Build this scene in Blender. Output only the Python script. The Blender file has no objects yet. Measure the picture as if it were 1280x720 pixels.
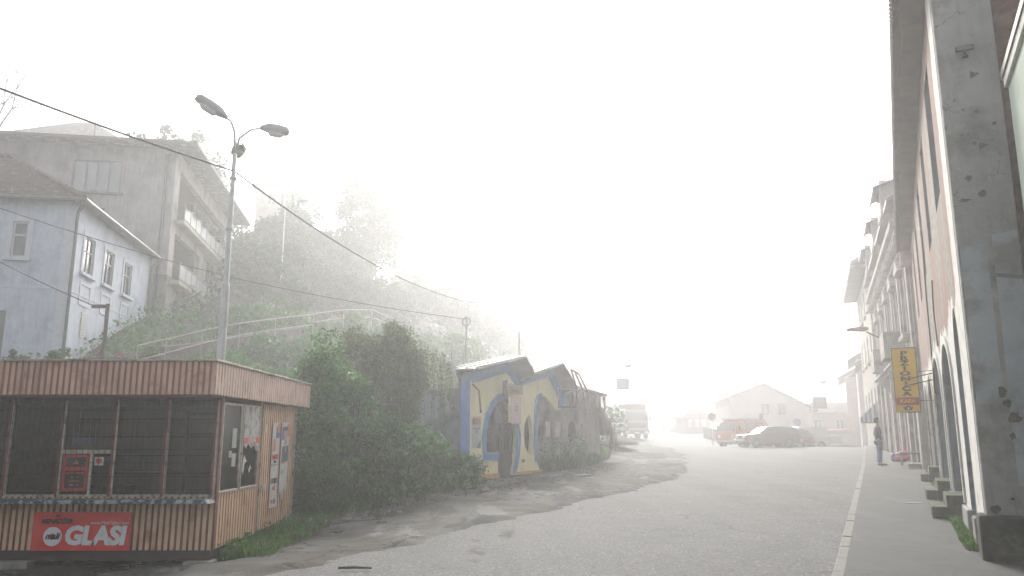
import bpy, bmesh, math, random
import numpy as np
from mathutils import Vector, Matrix
from mathutils.geometry import tessellate_polygon

random.seed(7)
rng = np.random.default_rng(11)
PI = math.pi
R_ = math.radians
scene = bpy.context.scene
COL = scene.collection

# ------------------------------------------------------------ camera numbers
FPX, PITCH = 980.0, math.radians(10.7)
SP, CP = math.sin(PITCH), math.cos(PITCH)
SA, CA = math.sin(math.radians(25.9)), math.cos(math.radians(25.9))
STREET = -math.radians(25.9)

def ray(px, py):
    a, b = px - 640.0, 360.0 - py
    return Vector((a, FPX * CP - b * SP, FPX * SP + b * CP))
def at(px, py, Y):
    r = ray(px, py); return r * (Y / r.y)
def SW(u, v, z=0.0):                       # street frame -> world
    return Vector((CA * u + SA * v, -SA * u + CA * v, z))
def US(X, Y):
    return (CA * X - SA * Y, SA * X + CA * Y)
def on_wall(px, py, o, ang):
    """pixel -> (a, z) on the vertical plane through o with direction (cos ang, sin ang); z absolute"""
    r = ray(px, py); dx, dy = math.cos(ang), math.sin(ang)
    # t*r.x = o.x + a*dx ; t*r.y = o.y + a*dy
    det = r.x * (-dy) + dx * r.y
    t = (o[0] * (-dy) + dx * o[1]) / det
    a = ((t * r.x - o[0]) * dx + (t * r.y - o[1]) * dy)
    return a, t * r.z

def sstep(a, b, x):
    t = min(1.0, max(0.0, (x - a) / (b - a))); return t * t * (3 - 2 * t)
def lerp(a, b, t): return a + (b - a) * t
def interp(x, pts):
    if x <= pts[0][0]: return pts[0][1]
    for (x0, y0), (x1, y1) in zip(pts, pts[1:]):
        if x <= x1: return y0 + (y1 - y0) * (x - x0) / (x1 - x0)
    return pts[-1][1]

# ------------------------------------------------------------ terrain heights
def road_z(u, v):
    z = -1.80 + 0.0175 * min(max(v, -60), 60)
    if v > 60:
        wl = sstep(-8, -20, u)
        z += (min(v, 150) - 60) * (0.0175 + 0.009) * wl + (-0.045) * (min(v, 110) - 60) * (1 - wl)
    z -= 0.20 * sstep(-6.5, -9.8, u) * sstep(17, 10, v)
    return z
def hill_z(u, v):
    X, Y = CA * u + SA * v, -SA * u + CA * v
    s1, s2 = interp(v, [(48,-14.6),(62,-20.5),(80,-28.5),(110,-37),(160,-46)]) - u, Y - 17.0
    m = min(s1, s2)
    if m <= 0 : return 0.0
    k = 3.0
    h_ = max(k - abs(s1 - s2), 0.0) / k
    s = max(0.0, m - h_ * h_ * k * 0.25)
    h = (0.36 * s + 0.0034 * s * s) * interp(v, [(50,1),(80,2.1),(110,1.9)])
    cap = interp(v, [(-40, 16), (57, 20), (78, 12.5), (101, 9.5), (114, 5.5), (150, 3), (300, 3)])
    c = cap
    h = c * (1 - math.exp(-(h / c) ** 1.0 * 1.0 - (h / c) ** 3)) if h < 3 * c else c
    return h
def H(u, v):
    n = 0.0
    hz = hill_z(u, v)
    if hz > 0.05:
        n = 0.25 * math.sin(u * 0.5 + 1.3 * math.sin(v * 0.21)) * min(1, hz / 3)
    return road_z(u, v) + hz + n
def HW(X, Y): return H(*US(X, Y))

# ------------------------------------------------------------ tagging
def tag(o, label=None, cat=None, group=None, kind=None):
    if label: o['label'] = label
    if cat: o['category'] = cat
    if group: o['group'] = group
    if kind: o['kind'] = kind
    return o
def root(name, loc, rz, label, cat, group=None):
    o = bpy.data.objects.new(name, None)
    o.empty_display_size = 0.2
    o.location = loc; o.rotation_euler = (0, 0, rz)
    COL.objects.link(o)
    return tag(o, label, cat, group)

# ------------------------------------------------------------ mesh builder
class MB:
    def __init__(s): s.v = []; s.f = []; s.m = []
    def add(s, vs, fs, mi=0):
        b = len(s.v); s.v += [tuple(p) for p in vs]
        for f in fs: s.f.append(tuple(b + i for i in f)); s.m.append(mi)
        return s
    def box(s, x0, x1, y0, y1, z0, z1, mi=0):
        return s.add([(x0,y0,z0),(x1,y0,z0),(x1,y1,z0),(x0,y1,z0),(x0,y0,z1),(x1,y0,z1),(x1,y1,z1),(x0,y1,z1)],
                     [(0,3,2,1),(4,5,6,7),(0,1,5,4),(1,2,6,5),(2,3,7,6),(3,0,4,7)], mi)
    def obox(s, c, hx, hy, hz, rot=None, mi=0):
        vs = [Vector((a*hx, b*hy, d*hz)) for d in (-1,1) for (a,b) in ((-1,-1),(1,-1),(1,1),(-1,1))]
        if rot is not None: vs = [rot @ p for p in vs]
        c = Vector(c)
        return s.add([p + c for p in vs], [(0,3,2,1),(4,5,6,7),(0,1,5,4),(1,2,6,5),(2,3,7,6),(3,0,4,7)], mi)
    def bar(s, a, b, w, h=None, mi=0):
        a, b = Vector(a), Vector(b); h = h or w; d = (b - a)
        L = d.length; q = d.to_track_quat('Y', 'Z').to_matrix()
        return s.obox((a + b) / 2, w/2, L/2, h/2, q, mi)
    def tube(s, pts, r, n=8, mi=0, cap=True):
        pts = [Vector(p) for p in pts]
        rs = r if isinstance(r, (list, tuple)) else [r] * len(pts)
        vs, fs = [], []
        prev = None
        for i, p in enumerate(pts):
            d = (pts[min(i+1, len(pts)-1)] - pts[max(i-1, 0)]).normalized()
            ref = prev if prev is not None else (Vector((0,0,1)) if abs(d.z) < .9 else Vector((1,0,0)))
            x = (ref - d * ref.dot(d)).normalized(); y = d.cross(x); prev = x
            for k in range(n):
                a = 2*PI*k/n; vs.append(p + (x*math.cos(a) + y*math.sin(a)) * rs[i])
        for i in range(len(pts)-1):
            for k in range(n):
                fs.append((i*n+k, i*n+(k+1)%n, (i+1)*n+(k+1)%n, (i+1)*n+k))
        if cap:
            fs.append(tuple(range(n))[::-1]); fs.append(tuple((len(pts)-1)*n+k for k in range(n)))
        return s.add(vs, fs, mi)
    def lathe(s, prof, n=16, c=(0,0,0), axis='z', mi=0):
        vs, fs = [], []
        for (r, h) in prof:
            for k in range(n):
                a = 2*PI*k/n; x, y = r*math.cos(a), r*math.sin(a)
                p = (x, y, h) if axis == 'z' else ((h, x, y) if axis == 'x' else (x, h, y))
                vs.append((p[0]+c[0], p[1]+c[1], p[2]+c[2]))
        for i in range(len(prof)-1):
            for k in range(n): fs.append((i*n+k, i*n+(k+1)%n, (i+1)*n+(k+1)%n, (i+1)*n+k))
        fs.append(tuple(range(n))[::-1]); fs.append(tuple((len(prof)-1)*n+k for k in range(n)))
        return s.add(vs, fs, mi)
    def slab(s, poly, holes, t, mp, mi=0, miside=None):
        """poly/holes: (a,z) outlines; thickness t along mp's third argument"""
        loops = [list(poly)] + [list(h) for h in holes]
        flat = [p for l in loops for p in l]
        tris = tessellate_polygon([[Vector((p[0], p[1], 0)) for p in l] for l in loops])
        n = len(flat)
        vs = [mp(p[0], p[1], 0.0) for p in flat] + [mp(p[0], p[1], t) for p in flat]
        fs = [tuple(tr) for tr in tris] + [tuple(i + n for i in reversed(tr)) for tr in tris]
        s.add(vs, fs, mi)
        b = len(s.v) - 2*n; k = 0
        for l in loops:
            m = len(l)
            for i in range(m):
                j = (i+1) % m
                s.f.append((b+k+i, b+k+j, b+n+k+j, b+n+k+i)); s.m.append(mi if miside is None else miside)
            k += m
        return s
    def grid(s, f, nu, nv, mi=0):
        vs = [f(i/nu, j/nv) for j in range(nv+1) for i in range(nu+1)]
        fs = [(j*(nu+1)+i, j*(nu+1)+i+1, (j+1)*(nu+1)+i+1, (j+1)*(nu+1)+i) for j in range(nv) for i in range(nu)]
        return s.add(vs, fs, mi)
    def loft(s, rings, mi=0, cap=True):
        n = len(rings[0]); vs = [p for r in rings for p in r]
        fs = [(i*n+k, i*n+(k+1)%n, (i+1)*n+(k+1)%n, (i+1)*n+k) for i in range(len(rings)-1) for k in range(n)]
        if cap: fs.append(tuple(range(n))[::-1]); fs.append(tuple((len(rings)-1)*n+k for k in range(n)))
        return s.add(vs, fs, mi)
    def build(s, name, mats, parent=None, bevel=0, smooth=False, fix=True, seg=2):
        me = bpy.data.meshes.new(name)
        me.from_pydata([tuple(p) for p in s.v], [], s.f)
        if not isinstance(mats, (list, tuple)): mats = [mats]
        for m in mats: me.materials.append(m)
        me.polygons.foreach_set('material_index', s.m)
        if fix:
            bm = bmesh.new(); bm.from_mesh(me)
            bmesh.ops.recalc_face_normals(bm, faces=bm.faces); bm.to_mesh(me); bm.free()
        if smooth: me.polygons.foreach_set('use_smooth', [True]*len(me.polygons))
        me.update()
        o = bpy.data.objects.new(name, me); COL.objects.link(o)
        if parent is not None: o.parent = parent
        if bevel:
            b = o.modifiers.new('bevel', 'BEVEL'); b.width = bevel; b.segments = seg; b.limit_method = 'ANGLE'; b.angle_limit = R_(40)
        return o

def copy_tree(o, parent=None, label=None):
    c = o.copy(); COL.objects.link(c); c.parent = parent
    if label: c['label'] = label
    for ch in list(o.children): copy_tree(ch, c)
    return c

# ------------------------------------------------------------ materials
MATS = {}
def nd(nt, typ, **kw):
    n = nt.nodes.new(typ)
    for k, v in kw.items(): setattr(n, k, v)
    return n
def mat(name, col, rough=.8, var=0.12, scale=6, col2=None, mask=None, bump=.15, bscale=40, metal=0, spec=.4, stretch=(1,1,1), streak=0, dirt=None, coord='Object'):
    """noise-varied principled; col2 shows where a thresholded noise passes `mask` (scale, lo, hi)"""
    m = bpy.data.materials.new(name); m.use_nodes = True; nt = m.node_tree; L = nt.links
    b = nt.nodes['Principled BSDF']; b.inputs['Roughness'].default_value = rough
    b.inputs['Metallic'].default_value = metal; b.inputs['Specular IOR Level'].default_value = spec
    tc = nd(nt, 'ShaderNodeTexCoord'); mp = nd(nt, 'ShaderNodeMapping'); mp.inputs['Scale'].default_value = stretch
    L.new(tc.outputs[coord], mp.inputs[0]); src = mp.outputs[0]
    n1 = nd(nt, 'ShaderNodeTexNoise'); n1.inputs['Scale'].default_value = scale; n1.inputs['Detail'].default_value = 5; n1.inputs['Roughness'].default_value = .65
    L.new(src, n1.inputs['Vector'])
    mr = nd(nt, 'ShaderNodeMapRange'); mr.inputs[1].default_value = .3; mr.inputs[2].default_value = .7
    mr.inputs[3].default_value = 1 - var; mr.inputs[4].default_value = 1 + var
    L.new(n1.outputs[0], mr.inputs[0])
    mx = nd(nt, 'ShaderNodeMix', data_type='RGBA', blend_type='MULTIPLY'); mx.inputs[0].default_value = 1
    mx.inputs[6].default_value = (*col, 1); L.new(mr.outputs[0], mx.inputs[7])
    out = mx.outputs[2]
    def overlay(out, c2, sc, lo, hi, st=(1,1,1)):
        q = nd(nt, 'ShaderNodeMapping'); q.inputs['Scale'].default_value = st; L.new(tc.outputs[coord], q.inputs[0])
        n = nd(nt, 'ShaderNodeTexNoise'); n.inputs['Scale'].default_value = sc; n.inputs['Detail'].default_value = 6; n.inputs['Roughness'].default_value = .6
        L.new(q.outputs[0], n.inputs['Vector'])
        r = nd(nt, 'ShaderNodeMapRange'); r.inputs[1].default_value = lo; r.inputs[2].default_value = hi; L.new(n.outputs[0], r.inputs[0])
        x = nd(nt, 'ShaderNodeMix', data_type='RGBA'); x.inputs[7].default_value = (*c2, 1)
        L.new(r.outputs[0], x.inputs[0]); L.new(out, x.inputs[6]); return x.outputs[2]
    if mask: out = overlay(out, col2, mask[0], mask[1], mask[2])
    if streak: out = overlay(out, dirt or tuple(c*.45 for c in col), 3.0, .5, .75+.2*(1-streak), (3, 3, .35))
    L.new(out, b.inputs['Base Color'])
    if bump:
        n3 = nd(nt, 'ShaderNodeTexNoise'); n3.inputs['Scale'].default_value = bscale; n3.inputs['Detail'].default_value = 4
        L.new(src, n3.inputs['Vector'])
        bp = nd(nt, 'ShaderNodeBump'); bp.inputs['Strength'].default_value = bump; bp.inputs['Distance'].default_value = .02
        L.new(n3.outputs[0], bp.inputs['Height']); L.new(bp.outputs[0], b.inputs['Normal'])
    MATS[name] = m
    return m
def leafmat(name, c1, c2, c3=None, trans=.35):
    m = bpy.data.materials.new(name); m.use_nodes = True; nt = m.node_tree; L = nt.links
    b = nt.nodes['Principled BSDF']; o = nt.nodes['Material Output']
    g = nd(nt, 'ShaderNodeNewGeometry'); cr = nd(nt, 'ShaderNodeValToRGB')
    e = cr.color_ramp.elements; e[0].color = (*c1, 1); e[1].color = (*c2, 1); e[1].position = .8
    if c3: x = e.new(.97); x.color = (*c3, 1)
    tc = nd(nt, 'ShaderNodeTexCoord'); n = nd(nt, 'ShaderNodeTexNoise'); n.inputs['Scale'].default_value = 1.6; n.inputs['Detail'].default_value = 4
    L.new(tc.outputs['Object'], n.inputs['Vector'])
    nr = nd(nt, 'ShaderNodeMapRange'); nr.inputs[1].default_value = .36; nr.inputs[2].default_value = .66; L.new(n.outputs[0], nr.inputs[0])
    ad = nd(nt, 'ShaderNodeMath', operation='MULTIPLY_ADD'); ad.inputs[1].default_value = .5; ad.inputs[2].default_value = 0
    L.new(g.outputs['Random Per Island'], ad.inputs[0])
    ad2 = nd(nt, 'ShaderNodeMath', operation='MULTIPLY_ADD'); ad2.inputs[1].default_value = .5; L.new(nr.outputs[0], ad2.inputs[0]); L.new(ad.outputs[0], ad2.inputs[2])
    L.new(ad2.outputs[0], cr.inputs[0]); L.new(cr.outputs[0], b.inputs['Base Color'])
    b.inputs['Roughness'].default_value = .5; b.inputs['Specular IOR Level'].default_value = .35
    t = nd(nt, 'ShaderNodeBsdfTranslucent'); L.new(cr.outputs[0], t.inputs[0])
    mx = nd(nt, 'ShaderNodeMixShader'); mx.inputs[0].default_value = trans
    L.new(b.outputs[0], mx.inputs[1]); L.new(t.outputs[0], mx.inputs[2]); L.new(mx.outputs[0], o.inputs['Surface'])
    return m
def glassmat(name, tint=(.8,.85,.85), refl=.25, rough=.06, dirt=.0):
    """thin pane: see-through plus a mirror-like layer (fresnel)"""
    m = bpy.data.materials.new(name); m.use_nodes = True; nt = m.node_tree; L = nt.links
    nt.nodes.remove(nt.nodes['Principled BSDF']); o = nt.nodes['Material Output']
    tr = nd(nt, 'ShaderNodeBsdfTransparent'); tr.inputs[0].default_value = (*tint, 1)
    gl = nd(nt, 'ShaderNodeBsdfGlossy'); gl.inputs['Roughness'].default_value = rough
    fr = nd(nt, 'ShaderNodeLayerWeight'); fr.inputs[0].default_value = refl
    mx = nd(nt, 'ShaderNodeMixShader'); L.new(fr.outputs['Fresnel'], mx.inputs[0])
    L.new(tr.outputs[0], mx.inputs[1]); L.new(gl.outputs[0], mx.inputs[2]); L.new(mx.outputs[0], o.inputs['Surface'])
    return m
def plain(name, col, rough=.6, metal=0, spec=.4):
    return mat(name, col, rough, .08, 8, bump=0, metal=metal, spec=spec)

# ============================================================ camera, world, sun, haze
cam = bpy.data.cameras.new('camera'); camo = bpy.data.objects.new('camera', cam); COL.objects.link(camo)
cam.sensor_width = 36; cam.lens = 36 * FPX / 1280
camo.location = (0, 0, 0); camo.rotation_euler = (PI/2 + PITCH, 0, 0)
cam.clip_start = .05; cam.clip_end = 2000
scene.camera = camo

SUN_AZ, SUN_EL = math.radians(3), math.radians(29)     # azimuth from +Y towards +X
world = bpy.data.worlds.new('World'); scene.world = world; world.use_nodes = True
wn = world.node_tree; bg = wn.nodes['Background']
sky = wn.nodes.new('ShaderNodeTexSky'); sky.sky_type = 'NISHITA'; sky.sun_disc = False
sky.sun_elevation = SUN_EL; sky.sun_rotation = SUN_AZ
sky.air_density = 1.0; sky.dust_density = 7.0; sky.ozone_density = 1.0; sky.altitude = 400
hs = wn.nodes.new('ShaderNodeHueSaturation'); hs.inputs['Saturation'].default_value = .3
wn.links.new(sky.outputs[0], hs.inputs['Color']); wn.links.new(hs.outputs[0], bg.inputs[0]); bg.inputs[1].default_value = .15
sd = bpy.data.lights.new('sun', 'SUN'); sun = bpy.data.objects.new('sun', sd); COL.objects.link(sun)
sd.energy = 1.6; sd.angle = math.radians(8); sd.color = (1, .96, .88)
dirv = Vector((math.sin(SUN_AZ)*math.cos(SUN_EL), math.cos(SUN_AZ)*math.cos(SUN_EL), math.sin(SUN_EL)))
sun.rotation_euler = dirv.to_track_quat('Z', 'Y').to_euler()

vs_ = scene.view_settings; scene.display_settings.display_device = 'sRGB'
vs_.view_transform = 'Standard'; vs_.look = 'None'; vs_.gamma = 1; vs_.use_curve_mapping = False; vs_.exposure = EXPO = 0.94
cy = scene.cycles
cy.use_denoising = True; cy.use_adaptive_sampling = True; cy.adaptive_threshold = .02
cy.max_bounces = 6; cy.diffuse_bounces = 3; cy.glossy_bounces = 3; cy.transparent_max_bounces = 10; cy.transmission_bounces = 3
cy.volume_bounces = 2; cy.caustics_reflective = False; cy.caustics_refractive = False

hm = bpy.data.materials.new('fog'); hm.use_nodes = True; nt = hm.node_tree
nt.nodes.remove(nt.nodes['Principled BSDF'])
pv = nt.nodes.new('ShaderNodeVolumePrincipled'); pv.inputs['Color'].default_value = (.975, .985, 1, 1)
FOG = 0.0045
pv.inputs['Density'].default_value = FOG; pv.inputs['Anisotropy'].default_value = .62
nt.links.new(pv.outputs[0], nt.nodes['Material Output'].inputs['Volume'])
hb = MB().box(-420, 420, -420, 420, -7, 32).build('haze', hm); tag(hb, kind='stuff')

# ============================================================ ground, road, pavement
asph = mat('asphalt', (.125,.125,.125), .88, .2, 1.2, (.12,.119,.117), (.30,.45,.65), .6, 60, spec=.22, dirt=(.05,.05,.05))
earth = mat('earth', (.085,.07,.05), .95, .35, 1.5, (.05,.075,.03), (.8,.42,.6), .8, 18)
def add_cracks(m, scale, width, amount, col=(.02,.02,.02), distort=1.4):
    nt = m.node_tree; L = nt.links; b = nt.nodes['Principled BSDF']
    srcs = b.inputs['Base Color'].links[0].from_socket
    tc = nd(nt, 'ShaderNodeTexCoord'); nz = nd(nt, 'ShaderNodeTexNoise'); nz.inputs['Scale'].default_value = 1.3/max(scale,.1)*scale; nz.inputs['Detail'].default_value = 5
    L.new(tc.outputs['Object'], nz.inputs['Vector'])
    va = nd(nt, 'ShaderNodeVectorMath', operation='MULTIPLY_ADD'); va.inputs[1].default_value = (distort,)*3
    L.new(nz.outputs['Color'], va.inputs[0]); L.new(tc.outputs['Object'], va.inputs[2])
    vo = nd(nt, 'ShaderNodeTexVoronoi', feature='DISTANCE_TO_EDGE'); vo.inputs['Scale'].default_value = scale
    L.new(va.outputs[0], vo.inputs['Vector'])
    r = nd(nt, 'ShaderNodeMapRange'); r.inputs[1].default_value = 0; r.inputs[2].default_value = width; r.inputs[3].default_value = 1; r.inputs[4].default_value = 0
    L.new(vo.outputs[0], r.inputs[0])
    n2 = nd(nt, 'ShaderNodeTexNoise'); n2.inputs['Scale'].default_value = scale*.6; n2.inputs['Detail'].default_value = 3; L.new(tc.outputs['Object'], n2.inputs['Vector'])
    r2 = nd(nt, 'ShaderNodeMapRange'); r2.inputs[1].default_value = .55 - amount*.25; r2.inputs[2].default_value = .68 - amount*.25; L.new(n2.outputs[0], r2.inputs[0])
    mu = nd(nt, 'ShaderNodeMath', operation='MULTIPLY'); L.new(r.outputs[0], mu.inputs[0]); L.new(r2.outputs[0], mu.inputs[1])
    x = nd(nt, 'ShaderNodeMix', data_type='RGBA'); x.inputs[7].default_value = (*col, 1); L.new(mu.outputs[0], x.inputs[0]); L.new(srcs, x.inputs[6])
    L.new(x.outputs[2], b.inputs['Base Color'])
add_cracks(asph, .16, .006, .6, (.05,.05,.048), 1.4)
# long streaks of patching and wheel wear along the driving direction, thin bright grit
def add_patch(m, col, scale, lo, hi, st, rough=None):
    nt = m.node_tree; L = nt.links; b = nt.nodes['Principled BSDF']; srcs = b.inputs['Base Color'].links[0].from_socket
    tc = nd(nt, 'ShaderNodeTexCoord'); q = nd(nt, 'ShaderNodeMapping'); q.inputs['Rotation'].default_value = (0,0,-STREET); q.inputs['Scale'].default_value = st
    L.new(tc.outputs['Object'], q.inputs[0])
    n = nd(nt, 'ShaderNodeTexNoise'); n.inputs['Scale'].default_value = scale; n.inputs['Detail'].default_value = 7; n.inputs['Roughness'].default_value = .62
    L.new(q.outputs[0], n.inputs['Vector'])
    r = nd(nt, 'ShaderNodeMapRange'); r.inputs[1].default_value = lo; r.inputs[2].default_value = hi; L.new(n.outputs[0], r.inputs[0])
    x = nd(nt, 'ShaderNodeMix', data_type='RGBA'); x.inputs[7].default_value = (*col, 1)
    L.new(r.outputs[0], x.inputs[0]); L.new(srcs, x.inputs[6]); L.new(x.outputs[2], b.inputs['Base Color'])
    if rough is not None:
        mr = nd(nt, 'ShaderNodeMapRange'); mr.inputs[3].default_value = b.inputs['Roughness'].default_value; mr.inputs[4].default_value = rough
        L.new(r.outputs[0], mr.inputs[0]); L.new(mr.outputs[0], b.inputs['Roughness'])
add_patch(asph, (.15,.15,.15), .8, .4, .75, (1, .06, 1))
add_patch(asph, (.115,.114,.112), 1.3, .58, .70, (1, .05, 1))
add_patch(asph, (.32,.32,.31), 24, .56, .68, (1, 1, 1))
add_patch(asph, (.05,.05,.05), 20, .56, .68, (1, 1, 1))
add_patch(asph, (.06,.058,.055), .9, .66, .72, (1, .4, 1))
verge_m = mat('verge_asphalt', (.10,.098,.092), .9, .25, 1.5, (.07,.062,.05), (.6,.5,.62), .9, 25, spec=.15)
add_patch(verge_m, (.05,.05,.05), .45, .53, .56, (1, .22, 1))
add_patch(verge_m, (.17,.165,.155), .8, .56, .60, (1, .3, 1))
add_patch(verge_m, (.22,.21,.2), 26, .62, .72, (1, 1, 1))
add_cracks(verge_m, .55, .03, .8, (.02,.02,.018), 1.6)
yard_m = mat('yard_asphalt', (.05,.046,.042), .55, .35, 2.5, (.10,.08,.06), (.8,.55,.65), .5, 30, spec=.5)
add_patch(yard_m, (.035,.03,.026), .8, .48, .56, (1, 1, 1), .16)
walk_m = mat('pavement_asphalt', (.052,.053,.053), .85, .2, 2.2, (.055,.056,.055), (.5,.5,.6), .5, 90, spec=.45)
add_patch(walk_m, (.075,.076,.075), .8, .55, .7, (1, .25, 1))
add_patch(walk_m, (.15,.15,.145), 28, .66, .8, (1, 1, 1))
add_cracks(walk_m, .6, .012, .3, (.02,.02,.02), 1.5)
kerb_m = mat('kerb_stone', (.17,.165,.155), .85, .2, 6, (.16,.155,.14), (1.5,.52,.68), .4, 60)

def axis_line(a, b, fine_a, fine_b, step, grow=1.35):
    xs = list(np.arange(fine_a, fine_b + step/2, step)); s = step; x = xs[0]; left = []
    while x > a: s *= grow; x -= s; left.append(max(x, a))
    s = step; x = xs[-1]
    while x < b: s *= grow; x += s; xs.append(min(x, b))
    return left[::-1] + xs
gu = axis_line(-380, 360, -62, 6, 1.0); gv = axis_line(-330, 390, -4, 124, 1.2)
g = MB(); nu = len(gu)
def gz(u, v):
    d = .06 if (u > -60 and v < 130) else .3
    return H(u, v) - d
g.v = [tuple(SW(u, v, gz(u, v))) for v in gv for u in gu]
g.f = [(j*nu+i, j*nu+i+1, (j+1)*nu+i+1, (j+1)*nu+i) for j in range(len(gv)-1) for i in range(nu-1)]; g.m = [0]*len(g.f)
tag(g.build('ground', earth, smooth=True, fix=False), kind='structure')

def u_left(v):
    return interp(v, [(-40,-6.9),(8,-6.9),(15,-6.7),(25,-6.5),(28.6,-7.0),(32,-7.7),(36,-8.7),(44,-10.7),(51.6,-13.0),(58,-15.8),(64,-18.6),(75,-23),(90,-27),(120,-34),(170,-42)])
def u_kerb(v):
    return interp(v, [(-40,-.75),(0,-.75),(10,-.82),(33,-1.40),(55,-2.1),(62,-2.3),(80,-6.5),(120,-12)])
VS = list(np.arange(-14, 60, .5)) + list(np.arange(60, 170, 1.5))
def strip(name, ua, ub, vs, n, dz, m, wob=None, kind='structure', edge=False):
    b = MB()
    for j, v in enumerate(vs):
        a, c = ua(v), ub(v)
        for i in range(n+1):
            u = lerp(a, c, i/n); z = H(u, v) if False else road_z(u, v)
            d = dz + (wob(u, v) if wob else 0)
            b.v.append(tuple(SW(u, v, z + d)))
    b.f = [(j*(n+1)+i, j*(n+1)+i+1, (j+1)*(n+1)+i+1, (j+1)*(n+1)+i) for j in range(len(vs)-1) for i in range(n)]; b.m = [0]*len(b.f)
    return tag(b.build(name, m, smooth=True, fix=False), kind=kind)
strip('road', lambda v: u_left(v) - .25, lambda v: u_kerb(v) - .0 if v < 62 else u_kerb(v)+6, VS, 16, 0.0, asph)
def nz_(x, y): return math.sin(x*1.7 + math.sin(y*1.1)*2) * math.sin(y*1.3 + math.sin(x*.7)*2)
def ul_w(v): return u_left(v) + .12*math.sin(v*1.3) + .07*math.sin(v*3.7+1) + .05*math.sin(v*9.1) + .03*math.sin(v*23.0)
VV = list(np.arange(-14, 4, .5)) + list(np.arange(4, 46, .12)) + [v for v in VS if 46 <= v <= 92]
strip('verge', lambda v: interp(v, [(10,-9.9),(13,-12.5),(14,-14.9),(60,-24),(92,-34)]), ul_w, VV, 40, .04, verge_m, lambda u, v: .03*nz_(u, v) + .02*nz_(u*3, v*3) - .055*sstep(.3, 0, ul_w(v) - u))
VY = [v for v in VS if -14 <= v <= 13.0]
strip('yard', lambda v: -22, lambda v: -9.5 + .25*math.sin(v*1.7) + .12*math.sin(v*4.1), VY, 20, .018, yard_m, lambda u, v: .012*nz_(u, v))
# right pavement with its kerb stones
VK = [v for v in VS if v <= 62]
strip('pavement', lambda v: u_kerb(v) + .14, lambda v: 1.3, VK, 5, .12, walk_m)
kb = MB(); v = -14.0
while v < 62:
    L_ = 1.0; u0, u1 = u_kerb(v), u_kerb(v + L_)
    j = random.uniform(-.008, .008)
    z0, z1 = road_z(u0, v) + .122 + j, road_z(u1, v+L_) + .122 + j
    ps = [SW(u0, v+.01, z0-.3), SW(u0+.15, v+.01, z0-.3), SW(u1+.15, v+L_-.01, z1-.3), SW(u1, v+L_-.01, z1-.3),
          SW(u0+.012, v+.01, z0), SW(u0+.15, v+.01, z0), SW(u1+.15, v+L_-.01, z1), SW(u1+.012, v+L_-.01, z1)]
    kb.add(ps, [(0,3,2,1),(4,5,6,7),(0,1,5,4),(1,2,6,5),(2,3,7,6),(3,0,4,7)]); v += L_
tag(kb.build('kerb', kerb_m, bevel=.015), kind='structure')
# low broken kerb between the road and the verge on the left
kb = MB(); v = 13.0
while v < 46:
    if random.random() < .72:
        L_ = random.uniform(.6, 1.0); u0 = ul_w(v) ; z0 = road_z(u0, v) + .045 + random.uniform(-.02, .02)
        c = SW(u0, v + L_/2, z0 - .1); rot = Matrix.Rotation(STREET + random.uniform(-.05, .05), 3, 'Z')
        kb.obox(c, .06, L_/2, .1, rot)
    v += 1.0
#kb.build('edging')
# ============================================================ kiosk
cream = mat('kiosk_cream_paint', (.58,.41,.26), .6, .12, 5, (.30,.13,.07), (3,.56,.72), .1, 60, streak=.25, dirt=(.22,.10,.06), spec=.4)
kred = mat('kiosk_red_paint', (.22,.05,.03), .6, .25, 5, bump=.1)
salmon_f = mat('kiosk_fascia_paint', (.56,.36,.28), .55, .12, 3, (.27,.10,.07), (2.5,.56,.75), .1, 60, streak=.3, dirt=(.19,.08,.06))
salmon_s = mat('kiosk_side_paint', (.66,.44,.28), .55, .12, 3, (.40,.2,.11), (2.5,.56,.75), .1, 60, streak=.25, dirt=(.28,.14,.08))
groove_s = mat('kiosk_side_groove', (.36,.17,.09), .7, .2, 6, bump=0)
roof_edge = mat('kiosk_roof_trim', (.34,.31,.26), .6, .3, 5, (.12,.1,.08), (4,.5,.65), .1)
alu = mat('aluminium', (.42,.38,.33), .45, .2, 8, (.22,.1,.07), (5,.55,.7), 0, metal=.3)
post_red = mat('post_red', (.20,.05,.04), .5, .25, 9, (.07,.03,.03), (6,.5,.65), 0)
dark_in = mat('kiosk_interior', (.06,.045,.04), .9, .2, 4, bump=0)
inner_light = mat('kiosk_inner_panel', (.34,.25,.19), .8, .15, 4, bump=0)
wire_dark = plain('dark_wire', (.03,.025,.022), .6)
pane = glassmat('pane', (.72,.72,.72), .22, .04)
pane_dusty = glassmat('dusty_pane', (.35,.38,.38), .62, .10)
conc = mat('concrete', (.27,.26,.24), .9, .2, 3, (.15,.145,.13), (1.2,.5,.65), .5, 35)
ledge_m = mat('flaking_ledge', (.30,.32,.32), .6, .3, 8, (.035,.06,.10), (9,.44,.5), .1)
paper = mat('paper_white', (.52,.51,.49), .8, .15, 9, (.36,.35,.33), (5,.55,.68), 0)
red_ink = plain('red_print', (.55,.045,.03), .6)
orange_ink = plain('orange_print', (.55,.2,.05), .6)
blue_ink = plain('blue_print', (.06,.13,.35), .6)
black_ink = plain('black_print', (.02,.02,.02), .6)
skin_ink = plain('face_print', (.42,.26,.2), .7)

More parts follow.
